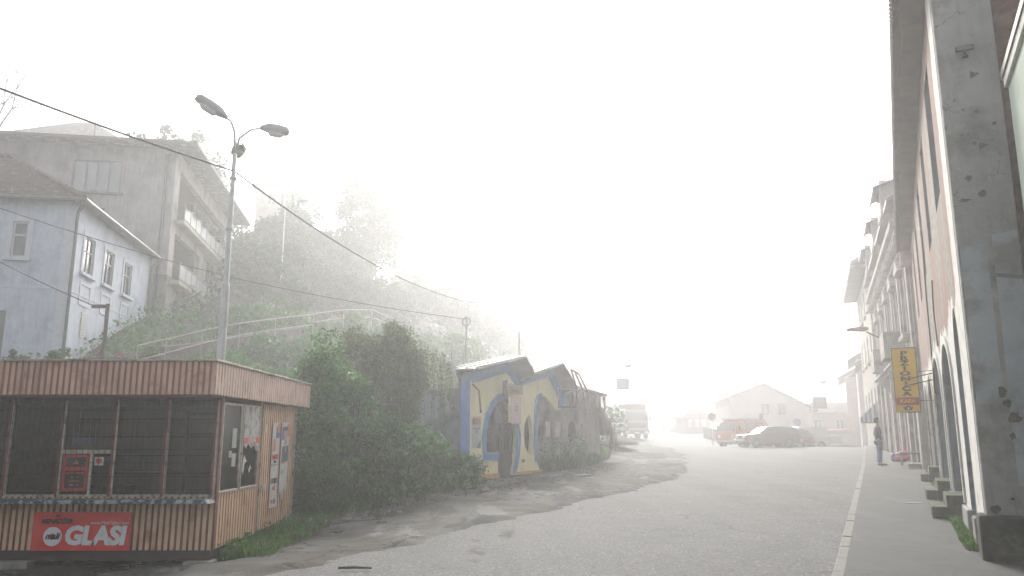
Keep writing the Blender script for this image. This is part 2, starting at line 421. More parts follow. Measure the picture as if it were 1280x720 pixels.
KX, KY, KB = -4.3, 11.7, -1.60        # wall corner, floor level
KL, KD = -9.0, 15.75
kiosk = root('kiosk', (KX, KY, KB), 0, 'salmon and cream ribbed metal sales kiosk with barred windows and a red banner', 'kiosk')
def corr(mb, L, z0, z1, pitch, dep, mp, t=.012):
    n = int(round(L / pitch)); p = L / n
    for i in range(n):
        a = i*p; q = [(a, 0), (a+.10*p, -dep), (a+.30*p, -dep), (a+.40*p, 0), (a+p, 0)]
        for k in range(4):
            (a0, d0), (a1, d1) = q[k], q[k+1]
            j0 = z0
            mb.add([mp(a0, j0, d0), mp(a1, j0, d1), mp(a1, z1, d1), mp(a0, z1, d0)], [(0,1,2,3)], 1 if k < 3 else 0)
fH0, fH1 = .57 - KB, 1.05 - KB       # fascia
# local coords: x to +X, y away from camera, z from floor
fx, fy0, fy1, lx = .15, -.70, 4.55, KL - KX
m = MB(); corr(m, fx - lx, fH0, fH1, .085, .014, lambda a, z, d: (lx + a, fy0 - d, z))
corr(m, fy1 - fy0, fH0, fH1, .115, .014, lambda a, z, d: (fx + d, fy0 + a, z))
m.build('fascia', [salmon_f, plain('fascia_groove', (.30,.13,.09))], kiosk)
m = MB(); m.box(lx, fx-.003, fy0+.016, fy1, fH0+.015, fH1-.02); m.build('roof', roof_edge, kiosk)
m = MB(); m.box(lx, fx+.03, fy0-.03, fy0+.06, fH1-.018, fH1+.012); m.box(fx-.06, fx+.03, fy0+.06, fy1, fH1-.018, fH1+.012); m.build('roof_trim', roof_edge, kiosk, bevel=.004)
m = MB(); m.box(lx, fx-.1, fy0+.02, .0, fH0-.03, fH0-.004); m.build('soffit', plain('soffit_red', (.10,.04,.03)), kiosk)
# front lower wall, side wall (with the door's leaf further back), back wall
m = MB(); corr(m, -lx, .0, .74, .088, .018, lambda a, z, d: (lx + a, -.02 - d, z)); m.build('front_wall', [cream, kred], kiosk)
wt = .55 - KB; ws = -.83 - KB
side = MB(); sp = lambda a, z, d: (.0 + d, a, z)
corr(side, 1.86, 0, ws, .115, .014, sp)
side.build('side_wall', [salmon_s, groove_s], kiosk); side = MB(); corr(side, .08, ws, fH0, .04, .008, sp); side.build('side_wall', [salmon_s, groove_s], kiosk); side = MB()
def spo(o): return lambda a, z, d: (.0 + d, a + o, z)
corr(side, .68, 0, fH0, .115, .014, spo(3.37))
side.build('side_wall', [salmon_s, groove_s], kiosk); side = MB(); corr(side, .10, 0, fH0, .05, .01, spo(1.86))
side.build('side_wall', [salmon_s, groove_s], kiosk)
m = MB(); corr(m, 1.39, .03, fH0 - .03, .115, .014, spo(1.975)); dr = m.build('door', [salmon_s, groove_s], kiosk)
h = MB(); h.box(.012, .05, 2.07, 2.19, .72, .78); h.box(.03, .07, 2.10, 2.13, .70, .80); h.build('handle', plain('zinc', (.6,.6,.58), .4), dr)
h = MB(); h.box(.0, .03, 2.06, 2.10, 1.62, 1.86); h.box(.0, .03, 2.13, 2.17, 1.66, 1.80); h.build('latch', plain('latch_cream', (.6,.45,.33), .5), dr)
for q in ((-.03, .022, 1.965, 1.985, 0, fH0), (-.03,.022, 3.35, 3.37, 0, fH0), (-.03, .03, 4.02, 4.06, -.02, fH0)): m = MB(); m.box(*q); m.build('corner_trim', roof_edge, kiosk)
m = MB(); m.box(lx, -.03, 4.0, 4.05, 0, fH0); m.box(lx, lx+.04, 0, 4.0, 0, fH0); m.build('back_wall', inner_light, kiosk)
m = MB(); m.box(lx, -.02, .0, 4.0, -.14, -.005); m.build('floor_frame', plain('floor_frame_dark', (.035,.02,.022), .7), kiosk)
# front glazing
posts = [-7.35, -6.58, -5.81, -5.05, -4.335, -8.12]
for i, X in enumerate(posts):
    b = MB(); b.box(X - KX - .035, X - KX + .005, -.03, .02, .74, wt - .0)
    p = b.build('window_post', post_red, kiosk, bevel=.004)
    b = MB(); b.box(X - KX + .006, X - KX + .03, -.028, .0, .76, wt - .03); b.build('aluminium_strip', alu, p)
m = MB(); m.box(lx, -.0, -.03, .02, wt, fH0 + .01); m.box(lx, 0, -.028, .018, .742, .77); m.build('window_rail', alu, kiosk)
m = MB(); m.box(lx, -.0, .0, .004, .77, wt); m.build('front_glass', pane, kiosk)
m = MB(); m.slab([(lx, .72), (-.0, .72), (.03, .66), (.0,.665), (lx, .665)], [], .34, lambda a, z, d: (a, -.36 + d, z)); m.build('counter_ledge', ledge_m, kiosk, bevel=.006)
# hatch unit in the middle pane: x -6.58..-5.81, rail at py 563
zz = 0.13 - KB; zr = -.22 - KB
m = MB(); m.box(-6.55-KX, -5.84-KX, -.035, -.005, zr-.03, zr+.03); m.box(-6.14-KX, -6.10-KX, -.035, -.005, .77, zr-.03); m.build('hatch_frame', alu, kiosk, bevel=.003)
m = MB(); m.slab([(-6.53,-.78),(-6.16,-.78),(-6.16,-.27),(-6.53,-.27)], [[(-6.49,-.74),(-6.20,-.74),(-6.20,-.49),(-6.49,-.49)],[(-6.49,-.44),(-6.20,-.44),(-6.20,-.30),(-6.49,-.30)]], .012, lambda a, z, d: (a-KX, -.022 + d, z-KB))
hs_ = m.build('opening_hours_board', red_ink, kiosk)
m = MB(); m.box(-6.50-KX, -6.19-KX, -.008, -.004, -.76-KB, -.29-KB); m.build('backing', black_ink, hs_)
def text(name, s, size, parent, loc, rot, m, shear=0, off=0, align='CENTER', sx=1, ext=.002, sp=1):
    c = bpy.data.curves.new(name, 'FONT'); c.body = s; c.size = size; c.shear = shear; c.offset = off; c.extrude = ext
    c.align_x = align; c.align_y = 'CENTER'; c.space_character = sp; c.materials.append(m); c.resolution_u = 3
    o = bpy.data.objects.new(name, c); COL.objects.link(o); bpy.context.view_layer.update(); me = bpy.data.meshes.new_from_object(o); bpy.data.objects.remove(o); bpy.data.curves.remove(c)
    o = bpy.data.objects.new(name, me); COL.objects.link(o)
    o.location = loc; o.rotation_euler = rot; o.scale = (sx, 1, 1); o.parent = parent
    return o
FR = (PI/2, 0, 0)
for k, s in enumerate(['RADNO VRIJEME', '08 - 16', 'SUBOTA', '08 - 13']):
    text('lettering', s, .042 if k else .034, hs_, (-6.345-KX, -.013, -.53 - k*.055 - KB), FR, orange_ink)
m = MB(); m.slab([(-6.385,-.40),(-6.305,-.40),(-6.345,-.33)], [], .004, lambda a, z, d: (a-KX, -.014 + d, z-KB)); m.build('emblem', orange_ink, hs_)
m = MB(); m.box(-6.08-KX, -5.95-KX, -.012, -.006, -.42-KB, -.30-KB); st = m.build('sticker', paper, kiosk)
m = MB(); m.slab([(-6.07,-.35),(-6.04,-.315),(-5.99,-.315),(-5.96,-.35),(-6.015,-.405)], [], .004, lambda a, z, d: (a-KX, -.018 + d, z-KB)); m.build('emblem', red_ink, st)
m = MB(); m.box(-6.46-KX, -6.15-KX, .008, .012, -.16-KB, -.02-KB); st = m.build('notice', plain('notice_blue', (.24,.29,.36)), kiosk)
text('lettering', 'PRODAVNICA', .04, st, (-6.305-KX, .005, -.05-KB), FR, blue_ink); text('lettering', 'IZNAJMLJUJE SE', .034, st, (-6.305-KX, .005, -.12-KB), FR, black_ink)
# bars in front of the glass
gm = MB(); x = lx + .04
while x < -.03:
    gm.box(x-.003, x+.003, -.048, -.042, .76, fH0-.01); x += .082
z = .84
while z < fH0:
    gm.box(lx, -.0, -.0455, -.0395, z-.003, z+.003); z += .19
gm.build('grille', wire_dark, kiosk)
# inside: shelves
m = MB()
for z, mi in ((.95, 1), (1.28, 0), (1.62, 0), (1.95, 1)):
    m.box(-1.0, -.1, 1.2, 1.55, z, z+.03, mi)
    m.box(-3.9, -1.3, 3.4, 3.8, z-.05, z-.02, 1-mi)
for x in (-.95, -.15): m.box(x-.02, x+.02, 1.18, 1.2, 0, 2.0, 2)
m.build('shelving', [plain('shelf_red', (.3,.06,.04)), plain('shelf_blue', (.06,.09,.22)), dark_in], kiosk)
m = MB(); m.box(-3.4, -2.6, .5, .9, 0, .75); m.box(-2.3, -1.5, .6, .9, .0, .86); m.build('inner_counter', dark_in, kiosk)
# side windows
for (a0, a1) in ((.09, .93), (.99, 1.84)):
    b = MB(); z0, z1 = ws, .50 - KB
    b.slab([(a0,z0),(a1,z0),(a1,z1),(a0,z1)], [[(a0+.04,z0+.035),(a1-.04,z0+.035),(a1-.04,z1-.035),(a0+.04,z1-.035)]], .05, lambda a, z, d: (-.03 + d, a, z))
    w = b.build('side_window', alu, kiosk, bevel=.003)
    b = MB(); b.box(-.004, .0, a0+.04, a1-.04, z0+.035, z1-.035); b.build('glass', pane_dusty, w)
    if a0 < .5:
        b = MB()
        for k in range(-10, 16):
            for sgn in (1, -1):
                a, zb = a0+.04 + k*.085, z0+.035
                # diagonal clipped to the pane
                pts = []
                for t in np.linspace(0, 1.3, 27):
                    aa = a + (t if sgn > 0 else .76 - 2*k*.085*0 - t); z = zb + t
                    if a0+.04 <= aa <= a1-.04 and z <= z0 + 1.0: pts.append((-.028, aa, z))
                if len(pts) > 1: b.bar(pts[0], pts[-1], .004)
        b.build('wire_mesh', plain('mesh_grey', (.2,.2,.19)), w)
m = MB(); m.box(-.0, .025, -.0, .09, 0, fH0); m.build('corner_post', post_red, kiosk, bevel=.004)
for q in ((.55,.74,1.42,1.72),(.44,.56,1.28,1.38),(.58,.75,1.14,1.34)): m = MB(); m.box(.006, .01, *q); m.build('notice', plain('notice_grey', (.34,.34,.35)) if 'notice_grey' not in MATS else MATS['notice_grey'], kiosk)

# banner on the front wall
bn = root('advertising_banner', (-6.15, KY-.045, -1.335), 0, 'red OGLASI banner screwed to the lower front of the kiosk', 'banner')
m = MB(); m.box(-.70, .70, -.008, 0, -.265, .265); m.build('board', mat('banner_red', (.62,.03,.018), .5, .1, 4, bump=0), bn)
wht = plain('banner_white', (.62,.66,.68), .5)
m = MB(); m.lathe([(.132, 0), (.132, .003)], 32, (-.405, -.012, -.072), 'y'); m.build('emblem', wht, bn)
m = MB(); m.lathe([(.045, 0), (.045, .003)], 24, (-.405, -.016, -.072), 'y'); m.build('emblem_dot', plain('banner_orange', (.5,.09,.04)), bn)
text('lettering', 'mali', .12, bn, (-.405, -.02, -.068), FR, black_ink, .25, .004)
text('lettering', 'GLASI', .345, bn, (.20, -.012, -.07), FR, wht, .10, .017, sx=1.0, sp=.96)
text('lettering', 'www.MaliOglasi.com', .065, bn, (.40, -.012, .115), FR, wht, 0)
text('lettering', 'MENADŽER', .085, bn, (-.36, -.012, .135), FR, black_ink, .2, .005)
m = MB(); m.slab([(-.36,.18),(-.33,.2),(-.31,.24),(-.34,.225),(-.36,.235),(-.385,.22),(-.375,.2)], [], .003, lambda a, z, d: (a, -.012 + d, z)); m.build('figure_mark', black_ink, bn)

# posters on the side wall
def poster(y0, y1, z0, z1, torn, label, items):
    P = root('poster', (KX + .022, KY + y0, z0), 0, label, 'poster', 'election posters on the kiosk side')
    w, h = y1-y0, z1-z0
    out = [(0,0)]
    n = 12
    if torn:
        out = [(w*t, random.uniform(0, torn)) for t in np.linspace(0, 1, n)]
        out += [(w - random.uniform(0, .03), h*t) for t in np.linspace(.1, .95, 8)]
        out += [(w, h), (0, h)]
    else: out = [(0,0),(w,0),(w,h),(0,h*.99)]
    m = MB(); m.slab(out, [], .003, lambda a, z, d: (d, a, z)); m.build('sheet', paper, P)
    for k, (a0, a1, b0, b1, mm) in enumerate(items):
        m = MB()
        if mm is black_ink or b1 - b0 > .1:
            q = [(w*lerp(a0,a1,.0), h*b0), (w*a1, h*(b0+.02)), (w*(a1-.02), h*b1), (w*(a0+.1*(a1-a0)), h*(b1-.03))]
        else: q = [(w*a0,h*b0),(w*a1,h*b0),(w*a1,h*b1),(w*a0,h*b1)]
        m.slab(q, [], .0015, lambda a, z, d: (.004 + .0012*(k+1) + d*.3, a, z)); m.build('print', mm, P)
    return P
RT = (PI/2, 0, PI/2)
p = poster(2.55, 2.98, -.50, .24, 0, 'upper left poster beside the kiosk door, red and blue print on white', [(.45,.95,.62,.92,blue_ink),(.1,.5,.3,.62,orange_ink),(.62,1,.75,1,orange_ink)])
text('lettering', 'NAROD', .12, p, (.012, .21, .13), RT, red_ink, 0, .004, sx=.8); text('lettering', 'Izbori', .07, p, (.012, .2, .05), RT, black_ink, sx=.8)
p = poster(2.55, 2.98, -1.26, -.52, 0, 'lower left poster beside the kiosk door, grey paper with black and red words', [(.2,.42,.12,.2,red_ink),(.5,.8,.1,.2,blue_ink),(.0,1,.0,.02,orange_ink)])
text('lettering', 'DOBRO', .13, p, (.012, .21, .47), RT, black_ink, 0, .002, sx=.8); text('lettering', 'VEČE', .10, p, (.012, .21, .34), RT, red_ink, sx=.8)
p = poster(3.10, 3.62, -.48, .26, 0, 'upper right poster at the kiosk corner with a portrait in a suit', [(.1,.95,.0,.42,plain('suit_print', (.10,.11,.13))),(.36,.66,.42,.8,skin_ink),(.3,.72,.78,.9,plain('hair_print',(.08,.06,.05))),(.7,1,.62,.98,orange_ink),(.05,.3,.55,.9,blue_ink),(.47,.55,.25,.42,paper)])
p = poster(3.10, 3.58, -1.16, -.50, .28, 'torn lower right poster at the kiosk corner', [(.1,.5,.7,.85,plain('smudge', (.35,.33,.3)))])
# torn poster on the second side window
P = root('poster', (KX + .024, KY + 1.03, -.42), 0, 'half torn faded poster with a red strip on the kiosk side window', 'poster')
m = MB(); m.slab([(.0,.28),(.12,.22),(.22,.30),(.36,.22),(.5,.27),(.62,.17),(.75,.2),(.78,.90),(.0,.90)], [], .003, lambda a, z, d: (d, a, z)); m.build('sheet', mat('old_paper', (.42,.41,.39), .8, .35, 9, (.2,.19,.19), (6,.5,.6), 0), P)
m = MB(); m.box(.004, .006, .02, .76, .30, .40); m.build('strip', red_ink, P)
text('lettering', 'LJILJANA', .10, P, (.008, .39, .35), RT, paper, 0, .003)
m = MB(); m.slab([(.0,.0),(.06,-.06),(.10,.1),(.05,.25),(.12,.2),(.2,.14),(.12,.12),(.04,.22)], [], .003, lambda a, z, d: (d, a, z-.12)); m.slab([(.3,.0),(.36,-.05),(.4,.03),(.46,.0),(.38,.08)], [], .003, lambda a, z, d: (d, a, z-.12)); m.build('scrap', paper, P)
# blocks under the kiosk
for i, (x, y, sx, lab) in enumerate([(-7.1, 11.72, .24, 'cracked concrete block under the kiosk front, left of the banner'), (-4.45, 11.72, .20, 'concrete block under the front corner of the kiosk'), (-4.42, 12.9, .2, 'stone block under the side wall below the kiosk window'), (-4.42, 14.6, .2, 'stone block under the side wall below the posters')]):
    gz_ = HW(x, y); m = MB(); m.box(-sx, sx, -.14, .14, -.12, KB - .142 - gz_)
    b = m.build('concrete_block', conc, bevel=.02); b.location = (x, y, gz_); b.rotation_euler[2] = .08*(-1)**i
    tag(b, lab, 'block', 'blocks carrying the kiosk')

# ============================================================ windows for plastered houses
def frame_window(parent, mp, a0, a1, z0, z1, frame_m, glass_m, mull=(.5,), trans=(), surround=None, sill=None, fw=.06, dep=.1, curtain=None, glassd=.05):
    """mp(a,z,d): d outward. Window set into a hole of the wall."""
    m = MB(); holes = []
    aa = [a0+fw] ; 
    xs = [a0+fw] + [lerp(a0, a1, t) for t in mull] + [a1-fw]
    zs = [z0+fw] + [lerp(z0, z1, t) for t in trans] + [z1-fw]
    for i in range(len(xs)-1):
        for j in range(len(zs)-1):
            l = xs[i] + (fw*.4 if i else 0); r = xs[i+1] - (fw*.4 if i < len(xs)-2 else 0)
            b = zs[j] + (fw*.4 if j else 0); t = zs[j+1] - (fw*.4 if j < len(zs)-2 else 0)
            holes.append([(l,b),(r,b),(r,t),(l,t)])
    m.slab([(a0,z0),(a1,z0),(a1,z1),(a0,z1)], holes, .06, lambda a, z, d: mp(a, z, -dep + d))
    w = m.build('window', frame_m, parent)
    g = MB(); g.slab([(a0+fw*.5,z0+fw*.5),(a1-fw*.5,z0+fw*.5),(a1-fw*.5,z1-fw*.5),(a0+fw*.5,z1-fw*.5)], [], .006, lambda a, z, d: mp(a, z, -dep + .02 + d)); g.build('pane', glass_m, w)
    if curtain:
        g = MB(); g.slab([(a0,z0),(a1,z0),(a1,z1),(a0,z1)], [], .01, lambda a, z, d: mp(a, z, -dep - .12 + d)); g.build('curtain', curtain, w)
    if surround:
        s = MB(); q = .16
        s.slab([(a0-q,z0-.02),(a1+q,z0-.02),(a1+q,z1+q),(a0-q,z1+q)], [[(a0-.0,z0-.0),(a1+.0,z0-.0),(a1,z1),(a0,z1)]], .03, lambda a, z, d: mp(a, z, .002 + d)); s.build('frame', surround, w)
    if sill:
        s = MB(); s.slab([(a0-.2,z0-.14),(a1+.2,z0-.14),(a1+.2,z0-.025),(a0-.2,z0-.025)], [], .13, lambda a, z, d: mp(a, z, .003 + d)); s.build('sill', sill, w, bevel=.01)
    return w
def rect(a0, a1, z0, z1): return [(a0,z0),(a1,z0),(a1,z1),(a0,z1)]

# ============================================================ pale blue house
HO = at(92, 300, 28.0); HO = Vector((HO.x, HO.y, 0)); HA = R_(8.9)
h_base = 2.2
blue_pl = mat('pale_blue_plaster', (.52,.56,.64), .9, .10, 2.5, (.33,.36,.44), (1.1,.5,.75), .35, 14, streak=.2, dirt=(.30,.32,.38))
tile_m = mat('old_roof_tile', (.085,.055,.045), .9, .3, 5, (.26,.24,.21), (5,.60,.66), .4, 30)
wood_w = plain('white_window_wood', (.55,.55,.53), .6); wood_g = plain('grey_window_wood', (.25,.24,.22), .7)
dark_glass = mat('window_glass', (.035,.04,.045), .08, .2, 1, bump=0, spec=.8)
curt = mat('curtain_white', (.55,.57,.56), .9, .1, 5, bump=0)
pipe_m = mat('zinc_pipe', (.12,.12,.12), .55, .2, 4, bump=0, metal=.4)
house = root('plastered_house', (HO.x, HO.y, h_base), HA, 'pale blue plastered house with a tiled hip roof behind the kiosk', 'house')
HF = lambda px, py: on_wall(px, py, HO, HA)              # front: a<0
HS = lambda px, py: on_wall(px, py, HO, HA + PI/2)        # side: a>0 away
EZ = 8.55 - h_base; HL, HD = -11.0, 9.3
fw0, fz0 = HF(12, 321); fw1, fz1 = HF(37, 277)
holes = [rect(fw0, fw1, fz0-h_base, fz1-h_base)]
dA, dz = HF(8, 388)
holes.append(rect(dA-1.0, dA, -.2, dz-h_base))
m = MB(); m.slab([(HL,-1.5),(0,-1.5),(0,EZ),(HL,EZ)], holes, -.3, lambda a, z, d: (a, -d, z)); hwf = m.build('wall', blue_pl, house)
mpF = lambda a, z, d: (a, -d, z)
mpS = lambda a, z, d: (d, a, z)
shol = []
for (l, r, t, b) in ((102,116,291,339.5),(128,138.5,308,353.5),(152,161.8,325,366.5)):
    a0, z0 = HS(l, b); a1, _ = HS(r, b); _, z1 = HS(l, t)
    shol.append((a0, a1, z0-h_base, z1-h_base))
zc = [sum(s[2] for s in shol)/3, sum(s[3] for s in shol)/3]
shol = [(s[0], s[0]+1.05, zc[0], zc[1]) for s in shol]
m = MB(); m.slab([(.301,-1.5),(HD,-1.5),(HD,EZ),(.301,EZ)], [rect(*s) for s in shol], -.3, lambda a, z, d: (d, a, z)); m.build('wall', blue_pl, house)
m = MB(); m.box(HL, -.3, HD-.3, HD, -1, EZ); m.box(HL, HL+.3, .3, HD-.3, -1, EZ); m.box(HL+.3, -.301, .3, HD-.3, EZ-.1, EZ); m.build('wall', blue_pl, house)
m = MB(); m.box(HL+.35, -.35, 3.2, 3.3, -1, EZ-.12); m.build('inner_wall', dark_in, house)
sur_m = mat('window_surround', (.56,.57,.62), .85, .08, 5, bump=.1)
frame_window(house, mpF, fw0, fw1, fz0-h_base, fz1-h_base, wood_w, dark_glass, (), (.62,), sur_m, sur_m, .07)
for s in shol: frame_window(house, mpS, s[0], s[1], s[2], s[3], wood_w, pane_dusty, (.5,), (.62,), sur_m, sur_m, .06, curtain=curt)
for s in shol:                                           # moulded panels beneath the side windows
    m = MB(); m.slab(rect(s[0]-.05, s[1]+.05, s[2]-1.25, s[2]-.35), [[(s[0]+.07,s[2]-1.13),(s[1]-.07,s[2]-1.13),(s[1]-.07,s[2]-.47),(s[0]+.07,s[2]-.47)]], .025, lambda a, z, d: (.002+d, a, z)); m.build('panel', sur_m, house)
m = MB(); a, z = HS(100, 405)
for k in range(9): m.slab(rect(a, a+.5, z-h_base-.5+k*.11, z-h_base-.5+k*.11+.08), [], .03, lambda a_, z_, d: (.003+d, a_, z_))
m.build('vent', wood_w, house)
m = MB(); m.slab(rect(dA-1.0, dA, -.2, dz-h_base), [], .05, lambda a, z, d: (a, .15-d, z)); m.build('door', wood_g, house)
m = MB(); m.box(HL, .0, -.02, -.002, 3.05, 3.12); m.box(.002, .02, .0, HD, 3.0, 3.07); m.build('string_course', sur_m, house)
m = MB(); m.box(-.35, .03, -.035, -.002, -.6, EZ-.4); m.build('pilaster', sur_m, house)
# hip roof with thick tile courses
def hip_roof(x0, x1, y0, y1, ez, ri, rh, ov, mt, parent, courses=22, thick=.045, name='roof'):
    """eaves rectangle (with overhang ov), ridge along x inset ri at both ends, height rh"""
    X0, X1, Y0, Y1 = x0-ov, x1+ov, y0-ov, y1+ov; ym = (Y0+Y1)/2
    r0, r1 = X0+ri, X1-ri
    m = MB()
    def course(t0, t1):
        def rr(t): return (lerp(X0, r0, t), lerp(X1, r1, t), lerp(Y0, ym, t), lerp(Y1, ym, t))
        a = rr(t0); b = rr(min(1, t1 + .35*(t1-t0))); za, zb = ez + rh*t0 + thick, ez + rh*min(1, t1+.35*(t1-t0)) + .004
        A = [(a[0],a[2],za),(a[1],a[2],za),(a[1],a[3],za),(a[0],a[3],za)]
        B = [(b[0],b[2],zb),(b[1],b[2],zb),(b[1],b[3],zb),(b[0],b[3],zb)]
        C = [(p[0],p[1],p[2]-thick-.002) for p in A]
        m.add(A + B + C, [(0,1,5,4),(1,2,6,5),(2,3,7,6),(3,0,4,7),(8,9,1,0),(9,10,2,1),(10,11,3,2),(11,8,0,3)])
    for i in range(courses): course(i/courses, (i+1)/courses)
    m.add([(X0,Y0,ez),(X1,Y0,ez),(X1,Y1,ez),(X0,Y1,ez)], [(3,2,1,0)])
    return m.build(name, mt, parent, fix=False)
rf = hip_roof(HL, 0, 0, HD, EZ, 4.9, 3.15, .35, tile_m, house, 24, .05)
m = MB(); m.tube([(HL+4.55, HD/2, EZ+3.2), (-4.55, HD/2, EZ+3.2)], .11, 8); m.build('ridge_tiles', tile_m, rf)
for (xx, yy) in ((.35,-.35),(.35,HD+.35)):
    m = MB(); m.tube([(-4.6, HD/2, EZ+3.2), (xx, yy, EZ+.08)], .09, 8); m.build('ridge_tiles', tile_m, rf)
m = MB(); m.tube([(HL, -.42, EZ-.02), (.42, -.42, EZ-.02)], .075, 8); m.tube([(.42,-.42,EZ-.02),(.42,HD+.42,EZ-.05)], .075, 8); m.build('gutter', pipe_m, house)
m = MB(); m.tube([(.36,-.38,EZ-.1),(.10,-.12,EZ-.45),(.09,-.1,EZ-.8),(.09,-.1,-1.5)], .06, 8); m.build('downpipe', pipe_m, house)
m = MB(); m.tube([(.42,HD+.3,EZ-.1),(.12,HD-.05,EZ-.45),(.1,HD-.1,-1.5)], .06, 8); m.build('downpipe', pipe_m, house)
m = MB(); m.box(-1.7, -1.3, HD-2.9, HD-2.5, EZ, EZ+1.55); m.build('chimney', tile_m, rf)

# ============================================================ grey apartment house with balconies
AO = at(212, 300, 38.0); AO = Vector((AO.x, AO.y, 0)); AA = R_(8.9); ab = 5.0
AF = lambda px, py: on_wall(px, py, AO, AA)
AS = lambda px, py: on_wall(px, py, AO, AA + PI/2)
grey_pl = mat('grey_plaster', (.42,.39,.39), .92, .12, 1.6, (.25,.235,.235), (.9,.48,.7), .35, 12, streak=.35, dirt=(.22,.2,.2))
side_pl = mat('beige_plaster', (.46,.41,.34), .92, .12, 1.6, (.28,.25,.21), (.9,.48,.7), .3, 12, streak=.3, dirt=(.24,.21,.18))
base_pl = mat('stone_base', (.27,.25,.22), .92, .15, 2, (.17,.16,.14), (1.3,.48,.65), .4, 10)
roof_c = mat('fibre_roof', (.15,.12,.115), .9, .2, 2, (.30,.27,.25), (3,.5,.65), .2)
apt = root('apartment_house', (AO.x, AO.y, ab), AA, 'three storey grey house with two balconies on the slope behind the blue house', 'house')
AZ = 14.35 - ab; AL, AD = -22.0, 13.5
w0 = AF(88, 238); w1 = AF(153.5, 202)
fh = rect(w0[0], w1[0], w0[1]-ab, w1[1]-ab)
m = MB(); m.slab(rect(AL, 0, -2.5, AZ), [fh], -.3, mpF); m.build('wall', grey_pl, apt)
frame_window(apt, mpF, w0[0], w1[0], w0[1]-ab, w1[1]-ab, wood_g, pane_dusty, (.27,.5,.74), (), None, base_pl, .08, curtain=curt)
# side wall with loggias : upper 1 (219..268 at rail), lower 2, window
b1, zb1 = AS(220, 252); b2, _ = AS(284, 306)
c1, zc1 = AS(214, 327); c2, zc2 = AS(246, 356)
win0, wz0 = AS(256, 362); win1, wz1 = AS(271, 322)
dl, dzt = AS(216, 372); dr_, _ = AS(229, 372)
u1 = zb1 - ab; l1 = zc1 - ab
upper = (1.0, 12.6, u1-.95, u1+1.75); lower = (.9, c2 + .2, l1-.95, l1+1.55)
holes = [rect(*upper), rect(*lower), rect(win0, win1, (wz0)-ab, min(wz1-ab, u1-1.3)), rect(dl, dr_, -1.2, dzt-ab)]
m = MB(); m.slab(rect(.301, AD, -2.5, AZ), holes, -.3, mpS); m.build('wall', side_pl, apt)
m = MB(); m.box(AL, -.3, AD-.3, AD, -2.5, AZ); m.box(AL, AL+.3, .3, AD-.3, -2.5, AZ); m.box(AL+.3, -.3, .3, AD-.3, AZ-.2, AZ); m.build('wall', grey_pl, apt)
m = MB()
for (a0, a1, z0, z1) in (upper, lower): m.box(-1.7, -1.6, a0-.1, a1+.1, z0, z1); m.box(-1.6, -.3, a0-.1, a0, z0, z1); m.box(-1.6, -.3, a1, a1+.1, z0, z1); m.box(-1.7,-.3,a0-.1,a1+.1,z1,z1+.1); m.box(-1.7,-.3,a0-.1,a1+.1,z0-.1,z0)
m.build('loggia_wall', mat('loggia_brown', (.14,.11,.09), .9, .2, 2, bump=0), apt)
frame_window(apt, mpS, win0, win1, wz0-ab, min(wz1-ab, u1-1.3), wood_w, pane_dusty, (.5,), (), None, base_pl, .07, curtain=curt)
m = MB(); m.slab(rect(dl, dr_, -1.2, dzt-ab), [], .06, lambda a, z, d: (-.2+d, a, z)); m.build('door', plain('dark_door', (.05,.045,.04)), apt)
m = MB(); zt = AS(208,343)[1]-ab
m.slab(rect(.0, AD, -2.5, zt), [rect(dl, dr_, -1.2, dzt-ab)], .04, lambda a, z, d: (.003+d, a, z)); m.slab(rect(AL, .043, -2.5, zt), [], .04, lambda a, z, d: (a, -.003-d, z)); m.build('plinth', base_pl, apt)
flower = leafmat('flower_leaf', (.05,.09,.04), (.09,.13,.05), (.4,.06,.05))
for (a0, a1, z0, z1), nm in ((upper, 'balcony'), (lower, 'balcony')):
    m = MB(); m.box(.045, .5, a0-.5, a1+.4, z0-.22, z0-.02); m.box(-.3,.045,a0,a1,z0-.2,z0-.01)
    bc = m.build(nm, side_pl, apt, bevel=.02)
    m = MB(); m.box(.42, .46, a0-.35, a1+.3, z0+.86, z0+.93); m.box(.42,.46,a0-.35,a1+.3,z0+.02,z0+.08)
    n = int((a1-a0)/1.25)+1
    for k in range(n+1):
        y = lerp(a0-.35, a1+.28, k/n); m.box(.42, .46, y, y+.05, z0, z0+.9)
    m.build('railing', wood_g, bc)
    m = MB()
    for k in range(n):
        y = lerp(a0-.35, a1+.28, k/n); y2 = lerp(a0-.35, a1+.28, (k+1)/n); m.box(.43, .45, y+.1, y2-.06, z0+.13, z0+.82)
    m.build('parapet_panels', mat('milky_panels', (.5,.52,.52), .35, .15, 3, bump=0), bc)
m = MB(); m.tube([(-.3-.1,-.12,AZ-.3),(-.42,-.12,-2.4)], .08, 8); m.build('downpipe', pipe_m, apt)
rf = hip_roof(AL, 0, 0, AD, AZ, 7.2, 1.7, 1.2, roof_c, apt, 14, .05)
m = MB(); m.box(AL-1.2, 1.24, -1.26, -1.19, AZ-.1, AZ+.06); m.box(1.19,1.26,-1.19,AD+1.2,AZ-.1,AZ+.06); m.build('eaves_board', mat('eaves_board', (.10,.08,.075), .8), rf)
m = MB(); x, y = -11.5, 5.5; m.tube([(x,y,AZ+1.2),(x,y,AZ+3.4)], .035, 6)
for k in range(5): m.bar((x-.4+.05*k,y,AZ+3.3-.12*k),(x+.4-.05*k,y,AZ+3.3-.12*k), .025)
m.build('antenna', pipe_m, rf)
m = MB(); m.tube([(-5.5,4,AZ+.8),(-5.5,4,AZ+3.0)], .03, 6); m.build('antenna', pipe_m, rf)
m = MB(); m.box(-16.4,-15.6,5,5.7,AZ,AZ+2.6); m.build('chimney', grey_pl, rf)
